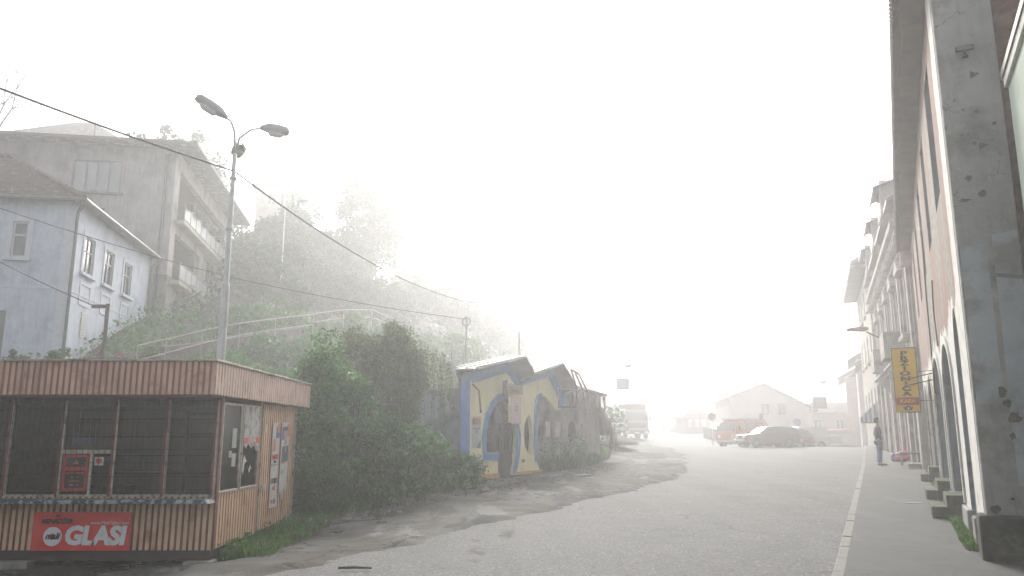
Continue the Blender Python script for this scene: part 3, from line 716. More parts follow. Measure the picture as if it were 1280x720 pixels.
# flower boxes on the upper balcony are added with the plants
FLOWER_SPOTS = []
for k in range(7):
    FLOWER_SPOTS.append((apt, (.5, lerp(upper[0]+.3, upper[1]-1, k/6), upper[2]+1.0)))

# ============================================================ houses higher on the slope
def simple_house(name, loc, rz, L, D, Hh, rh, wall_m, roof_m, label, windows=True, ri=None, hip=True, grp=None, base=-3):
    r = root(name, loc, rz, label, 'house', grp)
    hs_f = []; wv = []
    if windows:
        n = max(2, int(L/2.6))
        for k in range(n):
            a = lerp(1.0, L-1.0, (k+.5)/n)
            for z in ([Hh-2.0] if Hh < 4.5 else [Hh-2.0, Hh-4.9]): hs_f.append((a-.45, a+.45, z, z+1.3))
    for face in range(2):
        mp = (lambda a, z, d: (a, -d, z)) if face == 0 else (lambda a, z, d: (L + d, a, z))
        W = L if face == 0 else D
        hh = hs_f if face == 0 else ([(a, b, c, d) for (a, b, c, d) in hs_f if b < D-.5] if windows else [])
        m = MB(); m.slab(rect(0 if face == 0 else .251, W, base, Hh), [rect(*q) for q in hh], -.25, mp); m.build('wall', wall_m, r)
        for q in hh: frame_window(r, mp, *q, wood_w, dark_glass, (.5,), (), None, None, .06)
    m = MB(); m.box(0, L-.25, D-.25, D, base, Hh); m.box(0, .25, .25, D-.25, base, Hh); m.build('wall', wall_m, r)
    if hip: f = hip_roof(0, L, 0, D, Hh, ri if ri is not None else D*.45, rh, .5, roof_m, r, 10, .06)
    else:
        m = MB(); ov = .5
        m.slab([(-ov,Hh-.1),(D/2,Hh+rh),(D+ov,Hh-.1),(D+ov,Hh-.28),(D/2,Hh+rh-.2),(-ov,Hh-.28)], [], L+2*ov, lambda a, z, d: (-ov+d, a, z)); f = m.build('roof', roof_m, r)
        m = MB(); m.slab([(0,Hh-.01),(D,Hh-.01),(D/2,Hh+rh-.22)], [], .25, lambda a, z, d: (d, a, z)); m.slab([(0,Hh-.01),(D,Hh-.01),(D/2,Hh+rh-.22)], [], .25, lambda a, z, d: (L-.25+d, a, z)); m.build('gable', wall_m, r)
    return r, f
p = at(20, 168, 58)
_, f = simple_house('hip_roof_house', (p.x, p.y, 16.5), R_(10), 7.2, 8, p.z-16.5, 2.9, grey_pl, roof_c, 'house on the hill whose pale hip roof rises above the apartment house roof', ri=3.6, base=-6)
p = at(318, 276, 80)
simple_house('hillside_house', (p.x, p.y, p.z), R_(10), 4.6, 6, 3.9, 1.9, side_pl, roof_c, 'foggy house near the hilltop among trees behind the apartment house', ri=2.8, base=-5)
# ============================================================ yellow and blue building
YO = Vector((-1.42, 24.6, 0)); YA = math.atan2(CA, SA)
YB = -1.50
YW = lambda px, py: (lambda q: (q[0], q[1]-YB))(on_wall(px, py, YO, YA))
def ypoly(l): return [YW(*p) for p in l]
yellow = mat('yellow_paint', (.86,.80,.47), .8, .05, 2, (.66,.58,.33), (1.2,.55,.75), .12, 30, streak=0, dirt=(.40,.34,.2))
bluep = mat('blue_paint', (.10,.27,.58), .75, .12, 3, (.2,.3,.45), (2.5,.56,.7), .1, 30)
orange_b = mat('orange_base', (.55,.33,.10), .8, .12, 3, bump=.1)
greyc = mat('bare_cement', (.36,.35,.34), .92, .18, 2.2, (.16,.155,.15), (1.1,.48,.66), .5, 22, streak=.08, dirt=(.2,.2,.19))
bronze = mat('brown_steel', (.10,.085,.07), .6, .2, 6, bump=0, metal=.2)
rust = mat('rusty_steel', (.14,.06,.05), .8, .3, 8, bump=0)
metal_roof = mat('ribbed_roof_sheet', (.50,.50,.48), .45, .12, 2, (.28,.26,.25), (2,.55,.7), 0, metal=.35)
purple_roof = mat('maroon_roof_sheet', (.20,.11,.13), .6, .15, 2, bump=0)
ybl = root('shop_building', (YO.x, YO.y, YB), STREET, 'yellow and blue painted shop with a folded roof and oval openings', 'shop')
mpY = lambda a, z, d: (d, a, z)
yo = ypoly([(583,466),(637,453.5),(649,478),(690,460),(704,492),(704,512),(693,511.5),(689,504),(683,496.5),(677,494),(674,496),(671.7,502),(670.8,515),(670,530),(669.4,545),(669.4,560),(671,576),(676,592)])
ylow = [(YW(676,592)[0]+.05, -.35), (0, -.35)]
wv0 = ypoly([(606.6,566),(606.6,546),(609,526),(615,511),(621.5,502.5),(629,499),(636,505),(640,514.5),(643.7,527),(646,546),(645,567),(641.5,590)])
doora = YW(622.6, 566)[0]; doorb = YW(641.5, 590)[0]
wv = wv0 + [(doorb, .03), (doora, .03), (doora, YW(622.6,566)[1])]
ov2 = ypoly([(664.4,568.7),(660.5,567.5),(656.5,559),(654.5,544),(655.8,530),(658.5,522),(662.3,518.5),(664.8,528),(666,544)])
m = MB(); m.slab([(0, yo[0][1])] + yo[1:] + ylow, [wv, ov2], -.15, mpY, 0); m.build('wall', yellow, ybl)
m = MB(); m.slab(ypoly([(583,466),(637,453.5),(649,478),(690,460),(704,492),(704,512),(697.5,511.5),(697.5,498),(684.5,470.7),(646.5,484),(632,465.5),(590,479)]) , [], .03, lambda a, z, d: (.003+d, a, z)); m.build('parapet_band', bluep, ybl)
m = MB(); m.box(-.17, .05, -.06, .16, -.35, yo[0][1]-.02); m.build('pilaster', bluep, ybl)
# blue surround of the oval window
outer = ypoly([(603.7,575.7),(602,546),(605.4,522.6),(612.5,503.7),(620.7,494),(630,491.5),(639.6,502),(646.7,522.6),(650,544),(649,567.5),(644.4,592)])
inner = [YW(622.6,575.7), YW(622.6,566.5)] + ypoly([(607,566.5),(607,546),(609.3,526),(615.3,511.3),(621.7,503),(629,499.5),(635.7,505.5),(639.7,514.8),(643.4,527.3),(645.7,546),(644.7,567),(641.2,592)])
inner2 = [(inner[0][0]-.02, inner[0][1])] + [(p[0], p[1]) for p in inner[1:]]
# build as ring polygon: outer then inner reversed
ringp = outer + inner[::-1]
m = MB(); m.slab(ringp, [], .035, lambda a, z, d: (.004+d, a, z)); m.build('window_surround', bluep, ybl)
rim2 = ypoly([(671,576),(669.4,560),(669.4,545),(670,530),(670.8,515),(671.7,502),(674,496),(677,494),(676,491.5),(671.5,493.5),(668.8,500),(667.6,515),(667.2,530),(667,545),(667.2,561),(669,577)])
m = MB(); m.slab(rim2, [], .03, lambda a, z, d: (.004+d, a, z)); m.build('arch_trim', bluep, ybl)
# base stripe
m = MB(); m.box(.004, .06, -.06, doora-.02, -.36, .30); m.build('plinth', orange_b, ybl); m = MB(); m.box(.004, .06, doorb+.02, ylow[0][0]+.02, -.36, .28); m.build('plinth', orange_b, ybl)
# glazing behind
gl_y = glassmat('shop_glass', (.6,.65,.62), .62, .12)
zd = YW(622.6,566)[1]
amin = YW(606,546)[0]; amax = YW(646,546)[0]; zmx = YW(629,499)[1]
m = MB(); m.box(-.20, -.19, amin-.05, amax+.1, zd-.02, zmx+.1); m.build('glass', gl_y, ybl)
m = MB()
for z in (YW(610,534)[1], YW(610,552)[1]+.0, zd+.02): m.box(-.19, -.13, amin-.02, doora-.03, z-.03, z+.03)
for k in range(7):
    a = lerp(amin-.05, doora-.06, k/6); m.box(-.18, -.14, a-.02, a+.02, zd, YW(610,534)[1])
m.build('window_grille', bronze, ybl)
m = MB(); zt = YW(630,531)[1]; zm = YW(630,565)[1]
m.box(-.18, -.12, doora, doorb+.1, 0.02, zm); 
for (a0, a1, z0, z1) in ((doora-.05, doora+.04, 0, zmx), (doorb+.06, doorb+.12, 0, zt), ((doora+doorb)/2-.03, (doora+doorb)/2+.03, 0, zt)): m.box(-.19, -.11, a0, a1, z0, z1)
m.box(-.19, -.11, doora, doorb+.25, zt-.03, zt+.05); m.box(-.19,-.11,doora,doorb+.2,zm-.03,zm+.04)
dd = m.build('door', bronze, ybl)
m = MB(); am = doora + .45
m.bar((-.15, doora+.05, zt-.05), (-.15, am, lerp(zm,zt,.5)), .035); m.bar((-.15, doorb-.05, zt-.05), (-.15, am, lerp(zm,zt,.5)), .035); m.bar((-.15, am, zm), (-.15, am, lerp(zm,zt,.5)), .035)
m.bar((-.15, doora+.22, zm), (-.15, doora+.22, zt-.25), .03); m.bar((-.15, doorb-.22, zm), (-.15, doorb-.22, zt-.25), .03); m.build('door_grille', bronze, dd)
m = MB(); m.box(-.12,-.06,doora+.08,doora+.12,zm-.15,zm+.02); m.build('handle', alu, dd)
a0, z0 = YW(655,568); a1, z1 = YW(668,518)
m = MB(); m.box(-.20, -.19, a0-.1, a1+.15, z0-.1, z1+.1); m.build('glass', gl_y, ybl)
m = MB()
for k in (1,2): m.box(-.19,-.14, lerp(a0,a1,k/3)-.02, lerp(a0,a1,k/3)+.02, z0-.05, z1+.05)
m.box(-.19,-.14,a0,a1,lerp(z0,z1,.5)-.02,lerp(z0,z1,.5)+.02); m.build('window_grille', bronze, ybl)
# interior
m = MB(); m.box(-2.6, -2.5, 4.3, 11, -.3, 3); m.slab([(-.3,.1),(-2.5,4.3),(-2.5,10),(-.3,6.5)], [], .2, lambda a, z, d: (a, z, -.25+d)); m.build('inner_wall', mat('shop_inner', (.35,.33,.3), .8, .2, 2, bump=0), ybl)
m = MB(); m.slab([(-.285,.0),(-2.6,4.3),(-2.6,4.5),(-.285,.2)], [], yo[0][1]+.25, lambda a, z, d: (a, z, -.4+d)); m.build('end_wall', greyc, ybl)
a, z = YW(654,576); m = MB(); m.box(.003,.02,a-.1,a+.08,z-.05,z+.05); m.build('vent', bronze, ybl)
# folded roof: profile along the wall, overhanging by .7
def yedge(px, py, w):
    """point on the plane set out by w from the facade"""
    o = YO + Vector((CA*w, -SA*w, 0)); q = on_wall(px, py, o, YA); return q[0], q[1]-YB
e = [yedge(582,463.5,.35), yedge(658,448,.75), yedge(669,468.5,.75), yedge(705,456,.75), yedge(721,485,.75)]
ins = [(e[0][0], e[0][1]+.02), (e[1][0]-.1, e[1][1]-.0), (YW(649,476)[0], YW(649,476)[1]), (YW(691,459)[0], YW(691,459)[1]), (YW(705,494)[0], YW(705,494)[1])]
rib = MB(); 
def plate(mb, o0, o1, i0, i1, back, ribbed, t=.05):
    # outer edge points (a,z) at x=.75 ; inner at x=0 ; continue to x=-4.5 (falling back slightly)
    def P(s, x):
        if x >= 0: q = (lerp(i0[0], i1[0], s), lerp(i0[1], i1[1], s)); w = (lerp(o0[0], o1[0], s), lerp(o0[1], o1[1], s)); tt = x/.75; return (x, lerp(q[0], w[0], tt), lerp(q[1], w[1], tt))
        q = (lerp(i0[0], i1[0], s), lerp(i0[1], i1[1], s)); return (x, q[0] - 1.82*x, q[1] + x*.02)
    n = 36 if ribbed else 4
    for i in range(n):
        s0, s1 = i/n, (i+1)/n
        for (x0, x1) in ((.75, 0), (0, -2.5)):
            A = [P(s0,x0), P(s1,x0), P(s1,x1), P(s0,x1)]
            mb.add(A + [(p[0],p[1],p[2]-t) for p in A], [(0,1,2,3),(7,6,5,4),(0,4,5,1),(1,5,6,2),(2,6,7,3),(3,7,4,0)])
up = .07
off = lambda q: (q[0], q[1]+up)
m = MB(); plate(m, off(e[0]), off(e[1]), off(ins[0]), off((ins[1][0], ins[1][1])), 0, False); plate(m, off(e[2]), off(e[3]), off(ins[2]), off(ins[3]), 0, False)
# standing ribs across the sloping sheets (run up the slope)
r1 = m.build('roof', metal_roof, ybl)
m = MB()
for (o0, o1, i0, i1) in ((e[0], e[1], ins[0], ins[1]), (e[2], e[3], ins[2], ins[3])):
    for x in np.arange(.7, -2.4, -.35):
        def P(s):
            if x >= 0: tt = x/.75; return (x, lerp(lerp(i0[0],i1[0],s), lerp(o0[0],o1[0],s), tt), lerp(lerp(i0[1],i1[1],s), lerp(o0[1],o1[1],s), tt)+up+.02)
            return (x, lerp(i0[0],i1[0],s) - 1.82*x, lerp(i0[1],i1[1],s)+x*.02+up+.02)
        m.bar(P(0), P(1), .04, .05)
m.build('roof_ribs', metal_roof, r1)
m = MB(); plate(m, off(e[1]), off(e[2]), off(ins[1]), off(ins[2]), 0, False, .04); m.build('roof_fold', mat('grey_fold', (.25,.25,.25), .6, .12, 2, bump=0), ybl)
m = MB(); plate(m, off(e[3]), off(e[4]), off(ins[3]), off(ins[4]), 0, False, .04); m.build('roof_fold', purple_roof, ybl)
# bracket on the left
a, z = YW(589,480); m = MB(); m.tube([(.04,a,z),(.25,a+.05,z-.2),(.3,a+.1,z-.9)], .03, 6); m.build('bracket', rust, ybl)
# signs on the shop
sg = root('wooden_sign', SW(0,0), 0, 'small weathered wooden board hung over the oval shop door', 'sign')
a, z = YW(633,487); sg.location = YO + Vector((SA*a + CA*.35, CA*a - SA*.35, YB+z)); sg.rotation_euler[2] = STREET
m = MB(); m.box(-.03, .03, -.75, .55, -.17, .17); m.build('board', mat('old_board', (.33,.26,.16), .8, .2, 6, bump=.2), sg, bevel=.01)
text('lettering', 'MESNICA  PRODAJA', .12, sg, (.034, -.1, .05), RT, bronze); text('lettering', 'SVJEŽE MESO', .11, sg, (.034, -.1, -.08), RT, bronze)
m = MB(); m.box(-.08,.06,-.84,-.755,-.26,.26); m.build('side_box', bronze, sg)
sg2 = root('hanging_sign', YO + Vector((SA*YW(633,512)[0] + CA*.3, CA*YW(633,512)[0] - SA*.3, YB+YW(633,512)[1])), STREET, 'pale pink hanging sign under the wooden board in front of the oval window', 'sign')
m = MB(); m.box(-.02, .02, -.30, .48, -.47, .42); m.build('board', plain('pink_board', (.62,.45,.47), .6), sg2)
m = MB(); m.slab(rect(-.0,.24,-.2,.22), [rect(.03,.21,-.17,.19)], .006, lambda a, z, d: (.022+d, a, z)); m.build('frame_print', plain('greenish_print', (.45,.45,.33)), sg2)
text('lettering', 'OTVORENO', .05, sg2, (.024, .12, .1), RT, bronze, sx=.7); text('lettering', 'PIZZA', .07, sg2, (.024, .12, -.02), RT, bronze)
m = MB(); m.box(-.02,.0,-.42,-.30,-.45,.40); m.build('side_board', yellow, sg2)
pl = root('poster', YO + Vector((SA*YW(595,560)[0] + CA*.01, CA*YW(595,560)[0] - SA*.01, YB+YW(595,560)[1])), STREET, 'white election poster with red letters left of the oval shop window', 'poster')
m = MB(); m.box(0, .006, -.28, .28, 0, .98); m.build('sheet', paper, pl)
m = MB(); m.slab([(-.0,.0),(.27,.0),(.27,.26)], [], .004, lambda a, z, d: (.007+d, a, z)); m.build('green_corner', plain('green_print', (.06,.2,.08)), pl)
text('lettering', 'SDA', .24, pl, (.012, .05, .82), RT, red_ink, 0, .008); text('lettering', 'PREDSJEDNIK', .075, pl, (.012, 0, .60), RT, blue_ink); text('lettering', 'BiH', .09, pl, (.012, 0, .50), RT, black_ink)
m = MB(); m.box(.007,.011,-.26,-.15,.72,.92); m.build('emblem', plain('green_print2', (.08,.2,.1)), pl)

# ============================================================ unfinished cement building beyond
gb = root('unfinished_building', YO + Vector((0,0,YB)), STREET, 'bare grey cement building with oval holes and a jagged canopy beyond the yellow shop', 'building')
xo = -.30
YW2 = lambda px, py: (lambda q: (q[0], q[1]-YB))(on_wall(px, py, YO + Vector((CA*xo, -SA*xo, 0)), YA))
def oval(cx, cy, hw, hh, flat=False, n=14):
    """pixel-sized oval whose vertical axis is cy, given at the wall"""
    a0, z0 = YW2(cx-hw, cy); a1, _ = YW2(cx+hw, cy); zt = YW2(cx, cy-hh)[1]; zb = YW2(cx, cy+hh)[1]
    ca, cz, ra, rz_ = (a0+a1)/2, (zt+zb)/2, (a1-a0)/2, (zt-zb)/2
    return [(ca + ra*math.cos(2*PI*k/n), cz + rz_*math.sin(2*PI*k/n)) for k in range(n)]
g0 = YW2(660,540)[0]; g1 = YW2(749,530)[0]; gt = YW2(700,487)[1]
ovs = [oval(676,543,3.2,18), oval(691,541,2.6,15), oval(702,542,1.6,13), oval(715,541,5.0,15), oval(727,541,1.6,12)]
m = MB(); m.slab([(g0,-.4),(g1,-.4),(g1,gt-.1),(YW2(730,500)[0], gt-.05),(YW2(705,488)[0],gt),(g0,gt+.2)], ovs, -.25, lambda a, z, d: (xo+d, a, z)); m.build('wall', greyc, gb)
m = MB(); m.box(-5, xo-.25, g1-.25, g1, -.4, gt-.5); m.box(-5.2,-5,g0,g1,-.4,gt-.3); m.build('wall', greyc, gb)
m = MB(); m.slab([(g0+.5,gt+.0),(g1,gt-.1),(g1,gt-.02),(g0+.5,gt+.08)], [], -4.9, lambda a, z, d: (xo-.26+d, a, z)); m.build('roof', greyc, gb)
m = MB()
for o in ovs[:3]:
    a = [p[0] for p in o]; z = [p[1] for p in o]; m.box(xo-.16, xo-.15, min(a), max(a), min(z), max(z))
m.build('glass', gl_y, gb)
# jagged canopy: hanging pleats, teeth cut like a saw
cn = MB(); k0 = YW2(699,500)[0]; teeth = 7; k1 = YW2(744,500)[0]
for k in range(teeth):
    a0, a1 = lerp(k0, k1, k/teeth), lerp(k0, k1, (k+1)/teeth); zt = gt + .12 - k*.03; zb = gt - .72 - (.1 if k % 2 else 0)
    cn.slab([(a0, zt), (a1, zt), (a1, zb), (a0+.12*(a1-a0), zb+.48)], [], .06, lambda a, z, d: (xo + .55 - .12*((a-a0)/(a1-a0)) + d, a, z))
cn.build('jagged_canopy', mat('weathered_purple_sheet', (.33,.27,.29), .85, .15, 2, (.2,.17,.18), (2,.5,.6), .1), gb)
m = MB(); m.slab([(k0,gt+.1),(k1,gt-.1),(k1,gt-.02),(k0,gt+.18)], [], .6, lambda a, z, d: (xo+d, a, z)); m.build('canopy_top', greyc, gb)
m = MB(); m.box(xo+.002,xo+.012, *YW2(682,540)[:1], YW2(687.5,540)[0], YW2(685,546)[1], YW2(685,527)[1]); m.build('notice', paper, gb)
m = MB(); m.box(xo+.002,xo+.012, *YW2(694,540)[:1], YW2(699.5,540)[0], YW2(696,546)[1], YW2(696,527)[1]); m.build('notice', paper, gb)
# rusty frame projecting above the canopy
rfm = root('steel_rack', YO + Vector((0,0,YB)), STREET, 'rusty tube frame hung with panels at the end of the shop roof', 'rack')
X = .8
def Q(px, py, w=X):
    q = on_wall(px, py, YO + Vector((CA*w,-SA*w,0)), YA); return (w, q[0], q[1]-YB)
m = MB()
for A, B in (((699,486),(699,508)),((699,508),(720,509)),((720,509),(721,486)),((699,486),(721,486)),((721,486),(714,462)),((714,462),(724,468)),((724,468),(734,489)),((734,489),(712,488)),((729,489),(719,466))):
    m.tube([Q(*A), Q(*B)], .03, 6)
m.build('tubes', rust, rfm)
# lower, broken sheet roofs further along
sh = root('tin_shed', YO + Vector((0,0,YB)), STREET, 'ragged tin roofed shed beyond the cement building, half behind bushes', 'shed')
s0, s1 = YW2(742,500)[0]+.3, YW2(758,520)[0]-.3
m = MB(); m.box(-3.5, xo-.4, s0-.2, s1+.2, -.4, 2.35); m.build('wall', greyc, sh)
m = MB()
for k in range(9):
    a0, a1 = lerp(s0-.3, s1+.4, k/9), lerp(s0-.3, s1+.4, (k+1)/9); zt = 2.75 - .13*k
    m.slab([(a0, zt), (a1, zt-.06), (a1, zt-.85-.2*(k%2)), (a0+.3*(a1-a0), zt-.75)], [], .05, lambda a, z, d: (.1 - .1*(k%2) + d, a, z))
m.slab([(s0-.3,2.7),(s1+.4,1.55),(s1+.4,1.62),(s0-.3,2.78)], [], -3.6, lambda a, z, d: (.1+d, a, z))
m.build('roof_sheets', mat('rusty_tin', (.27,.21,.21), .8, .25, 2, bump=0), sh)

# retaining wall left of the shop
rw = root('retaining_wall', (-1.55, 25.35, -1.7), 0, 'stained blue grey concrete wall between the creeper and the yellow shop', 'wall')
stain = mat('stained_wall', (.22,.25,.29), .92, .2, 1.5, (.10,.12,.14), (1.0,.47,.62), .4, 14, streak=.5, dirt=(.07,.08,.09))
zt = at(540, 487, 25.35).z + 1.7
m = MB(); m.box(-4.2, -.98, 0, .3, -.5, zt); m.build('panel', stain, rw, bevel=.02); m = MB(); m.box(-.95, .12, .02, .3, -.5, zt-.02); m.build('panel', stain, rw, bevel=.02)
m = MB(); m.box(-4.25, .1, -.06, .36, zt+.002, zt+.1); m.build('coping', conc, rw, bevel=.02)
m = MB(); m.tube([(-.42,-.1,zt-.1),(-.38,-.12,zt-.5),(-.30,-.3,zt-.62)], .07, 8); m.build('spout', pipe_m, rw)
# pallet of material, mound and orange-white heap
mm = at(775, 552, 60); mo = SW(*US(mm.x, mm.y)); 
def mound(name, px, py, Y, rx, ry, h, m_, label, cat, kind=None):
    p = at(px, py, Y); uv = US(p.x, p.y); z0 = HW(p.x, p.y)
    b = MB(); n, k = 20, 6; vs = []
    rings = []
    for j in range(k+1):
        t = j/k; rr = math.cos(t*PI/2)
        rings.append([(rx*rr*math.cos(2*PI*i/n)*(1+.12*math.sin(3*i+j)), ry*rr*math.sin(2*PI*i/n)*(1+.1*math.cos(5*i)), h*(t**1.1)*(1+.05*math.sin(i*2.1+j)) - .1) for i in range(n)])
    b.loft(rings); o = b.build(name, m_, smooth=True); o.location = (p.x, p.y, z0); o.rotation_euler[2] = STREET
    return tag(o, label, cat)
mound('earth_mound', 768, 556, 50, 1.3, 2.8, .75, mat('dark_gravel', (.07,.065,.06), .95, .3, 6, bump=.8, bscale=12), 'dark heap of earth on the verge in front of the parked truck', 'mound')
# ============================================================ right-hand row : the arcaded building
U0, V0 = .88, 11.77
AB = -1.50
def arc_z(z): return z - AB
def wall_mat_arcade():
    m = bpy.data.materials.new('arcade_plaster'); m.use_nodes = True; nt = m.node_tree; L = nt.links; b = nt.nodes['Principled BSDF']
    b.inputs['Roughness'].default_value = .9; b.inputs['Specular IOR Level'].default_value = .25
    tc = nd(nt, 'ShaderNodeTexCoord'); sx = nd(nt, 'ShaderNodeSeparateXYZ'); L.new(tc.outputs['Object'], sx.inputs[0])
    def noise(sc, st=(1,1,1), det=6, ro=.6):
        q = nd(nt, 'ShaderNodeMapping'); q.inputs['Scale'].default_value = st; L.new(tc.outputs['Object'], q.inputs[0])
        n = nd(nt, 'ShaderNodeTexNoise'); n.inputs['Scale'].default_value = sc; n.inputs['Detail'].default_value = det; n.inputs['Roughness'].default_value = ro
        L.new(q.outputs[0], n.inputs['Vector']); return n.outputs[0]
    def mr(x, a, b_, c=0, d=1):
        r = nd(nt, 'ShaderNodeMapRange'); r.inputs[1].default_value = a; r.inputs[2].default_value = b_; r.inputs[3].default_value = c; r.inputs[4].default_value = d
        L.new(x, r.inputs[0]); return r.outputs[0]
    def mix(f, a, c):
        x = nd(nt, 'ShaderNodeMix', data_type='RGBA'); L.new(f, x.inputs[0])
        for i, s in ((6, a), (7, c)):
            if isinstance(s, tuple): x.inputs[i].default_value = (*s, 1)
            else: L.new(s, x.inputs[i])
        return x.outputs[2]
    def mth(op, a, b_):
        x = nd(nt, 'ShaderNodeMath', operation=op)
        for i, s in enumerate((a, b_)):
            if isinstance(s, (int, float)): x.inputs[i].default_value = s
            else: L.new(s, x.inputs[i])
        return x.outputs[0]
    y, z = sx.outputs['Y'], sx.outputs['Z']
    n1, n2 = noise(1.3), noise(.5)
    salmon = mix(mr(noise(3, (1,1,.3)), .4, .65), (.25,.125,.09), (.22,.145,.11))
    scar = mix(mr(noise(7), .4, .6), (.16,.145,.125), (.27,.25,.22))
    white = mix(mr(noise(4), .5, .7), (.62,.61,.57), (.42,.40,.36))
    # scar: mortar laid bare where the render fell, running down the wall between piers
    s = mth('ADD', mth('MULTIPLY', mr(y, 5.0, 7.5), mr(y, 12.5, 9.0)), mth('MULTIPLY', n2, .9))
    s2 = mth('MULTIPLY', mr(s, 1.05, 1.18), mr(z, 6.1, 5.0))
    c = mix(s2, salmon, scar)
    # more bare mortar in blotches
    c = mix(mr(noise(.9, (1,1,.3)), .49, .57), c, scar)
    # white ground-floor band with a ragged upper limit, and the white pier edge over the full height
    zl = mth('ADD', z, mth('MULTIPLY', n1, 1.6))
    wl = mr(zl, 4.25, 4.2); we = mr(mth('ADD', y, mth('MULTIPLY', n1, .5)), 1.08, 1.02)
    c = mix(mth('MAXIMUM', wl, we), c, white)
    c = mix(mr(noise(2.2, (1,1,.5)), .66, .70), c, (.22,.20,.18))
    L.new(c, b.inputs['Base Color'])
    bp = nd(nt, 'ShaderNodeBump'); bp.inputs['Strength'].default_value = .6; bp.inputs['Distance'].default_value = .03
    L.new(noise(6), bp.inputs['Height']); L.new(bp.outputs[0], b.inputs['Normal'])
    return m
arc_m = wall_mat_arcade()
rough_grey = mat('pier_cement', (.31,.30,.29), .92, .16, 1.7, (.17,.162,.15), (1.6,.48,.62), .45, 9, streak=.25, dirt=(.17,.16,.15), spec=.2)
add_cracks(rough_grey, 1.1, .007, .35, (.06,.058,.055), 1.5)
blue_grey = mat('blue_grey_plaster', (.25,.265,.30), .92, .15, 1.5, (.17,.16,.15), (1.4,.52,.64), .35, 12, spec=.2)
brick_red = mat('bare_brick_red', (.13,.06,.045), .92, .3, 7, (.2,.12,.09), (4,.5,.7), .6, 12, spec=.2)
dado = mat('dark_plinth', (.06,.055,.05), .95, .3, 4, (.12,.12,.09), (3,.55,.7), .6, 14, spec=.2)
mossy = mat('mossy_step', (.13,.125,.10), .95, .3, 5, (.05,.075,.03), (1.6,.47,.62), .6, 20, spec=.2)
soffit_m = mat('soffit_plaster', (.12,.085,.065), .9, .25, 1.5, (.09,.065,.055), (2,.5,.7), .3, 10)
arc = root('arcade_building', SW(U0, V0, AB), STREET, 'long crumbling building with salmon upper wall and white arches along the pavement', 'building')
mpR = lambda a, z, d: (-d, a, z)
EH = arc_z(6.5); LEN = 19.35
def arch(a0, a1, z0, zs, zt, n=10):
    c = (a0+a1)/2; r = (a1-a0)/2
    return [(a0, z0), (a1, z0), (a1, zs)] + [(c + r*math.cos(PI*k/n), zs + (zt-zs)*math.sin(PI*k/n)) for k in range(1, n)] + [(a0, zs)]
opens = [(1.15, 2.1, 2.75, 3.40), (3.15, 5.9, 2.2, 3.15), (6.8, 10.3, 2.2, 3.25), (11.4, 14.2, 2.2, 3.15), (15.4, 17.7, 2.2, 3.1)]
TH = .5
holes = [arch(a, b, .12, s, t) for (a, b, s, t) in opens]
wins = [(1.75, 3.1), (5.2, 6.4), (8.6, 9.8), (12.2, 13.4), (15.8, 17.0)]
wz0, wz1 = arc_z(3.75), arc_z(5.95)
holes += [rect(a, b, wz0, wz1) for a, b in wins]
# the wall is built with its reveals as separate faces in blue grey, darker than the white band
m = MB(); m.slab([(0,-.5),(LEN,-.5),(LEN,EH),(0,EH)], holes, -TH, mpR, 0, 1)
m.build('wall', [arc_m, blue_grey], arc)
# near pier, its cement end faces up the street
m = MB()
m.slab([(.0,-.5),(.70,-.5),(.70,EH+.6),(.0,EH+.6)], [], .22, lambda a, z, d: (a + .004, -.003-d, z)); m.build('end_pier', rough_grey, arc, bevel=.02)
m = MB(); m.box(-.002, .70, -.30, -.226, 0, .0001)
m = MB(); m.box(-.09, .82, -.34, .10, -.5, .55); m.build('plinth', dado, arc, bevel=.03)
for (a0, a1) in ((2.1,3.15),(5.9,6.8),(10.3,11.4),(14.2,15.4),(17.7,19.3),(.81,1.14)): m = MB(); m.box(-.07, .3, a0-.06, a1+.02, -.5, .42); m.build('pier_base', rough_grey, arc, bevel=.02)
# repaired patches on the pier: slightly paler panels
m = MB(); m.slab([(.03,1.9),(.33,1.9),(.33,3.85),(.28,3.95),(.03,3.95)], [], .006, lambda a, z, d: (a, -.2245-d, z)); m.slab([(.40,3.55),(.685,3.5),(.685,4.1),(.40,4.05)], [], .006, lambda a, z, d: (a, -.2245-d, z)); m.slab([(.38,.9),(.685,.9),(.685,3.45),(.40,3.5)], [], .004, lambda a, z, d: (a, -.2245-d, z))
m.build('patch', mat('pier_patch', (.35,.37,.40), .92, .12, 2, (.22,.21,.20), (1.5,.5,.62), .3, 12, spec=.2), arc)
fh_m = mat('flaked_hole', (.075,.062,.055), .95, .3, 20, bump=.3)
# flaked holes with brick inside (thin dark recess plates with ragged outline)
def blob(cx, cz, rx, rz, n=13, seed=0):
    r = random.Random(seed); return [(cx + rx*math.cos(2*PI*k/n)*r.uniform(.55,1.1), cz + rz*math.sin(2*PI*k/n)*r.uniform(.55,1.1)) for k in range(n)]
for i, (cx, cz, rx, rz) in enumerate([(.32,2.05,.05,.08),(.36,1.9,.06,.06),(.42,1.72,.08,.09),(.38,1.5,.04,.05),(.64,1.0,.07,.22),(.58,1.62,.04,.1),(.63,1.55,.05,.05),(.50,.78,.05,.04),(.3,.75,.03,.02),(.22,4.85,.05,.05),(.40,5.75,.03,.03),(.2,5.45,.02,.02),(.27,5.45,.02,.02),(.33,5.32,.03,.03),(.58,5.55,.035,.03),(.14,3.55+1.0,.08,.03),(.36,4.62,.06,.06),(.15,5.95,.02,.02),(.24,5.8,.018,.018),(.1,.62,.08,.06)]):
    m = MB(); m.slab(blob(cx, cz, rx, rz, seed=i), [], .004, lambda a, z, d: (a, -.2305-d, z)); m.build('flaked_hole', fh_m, arc)
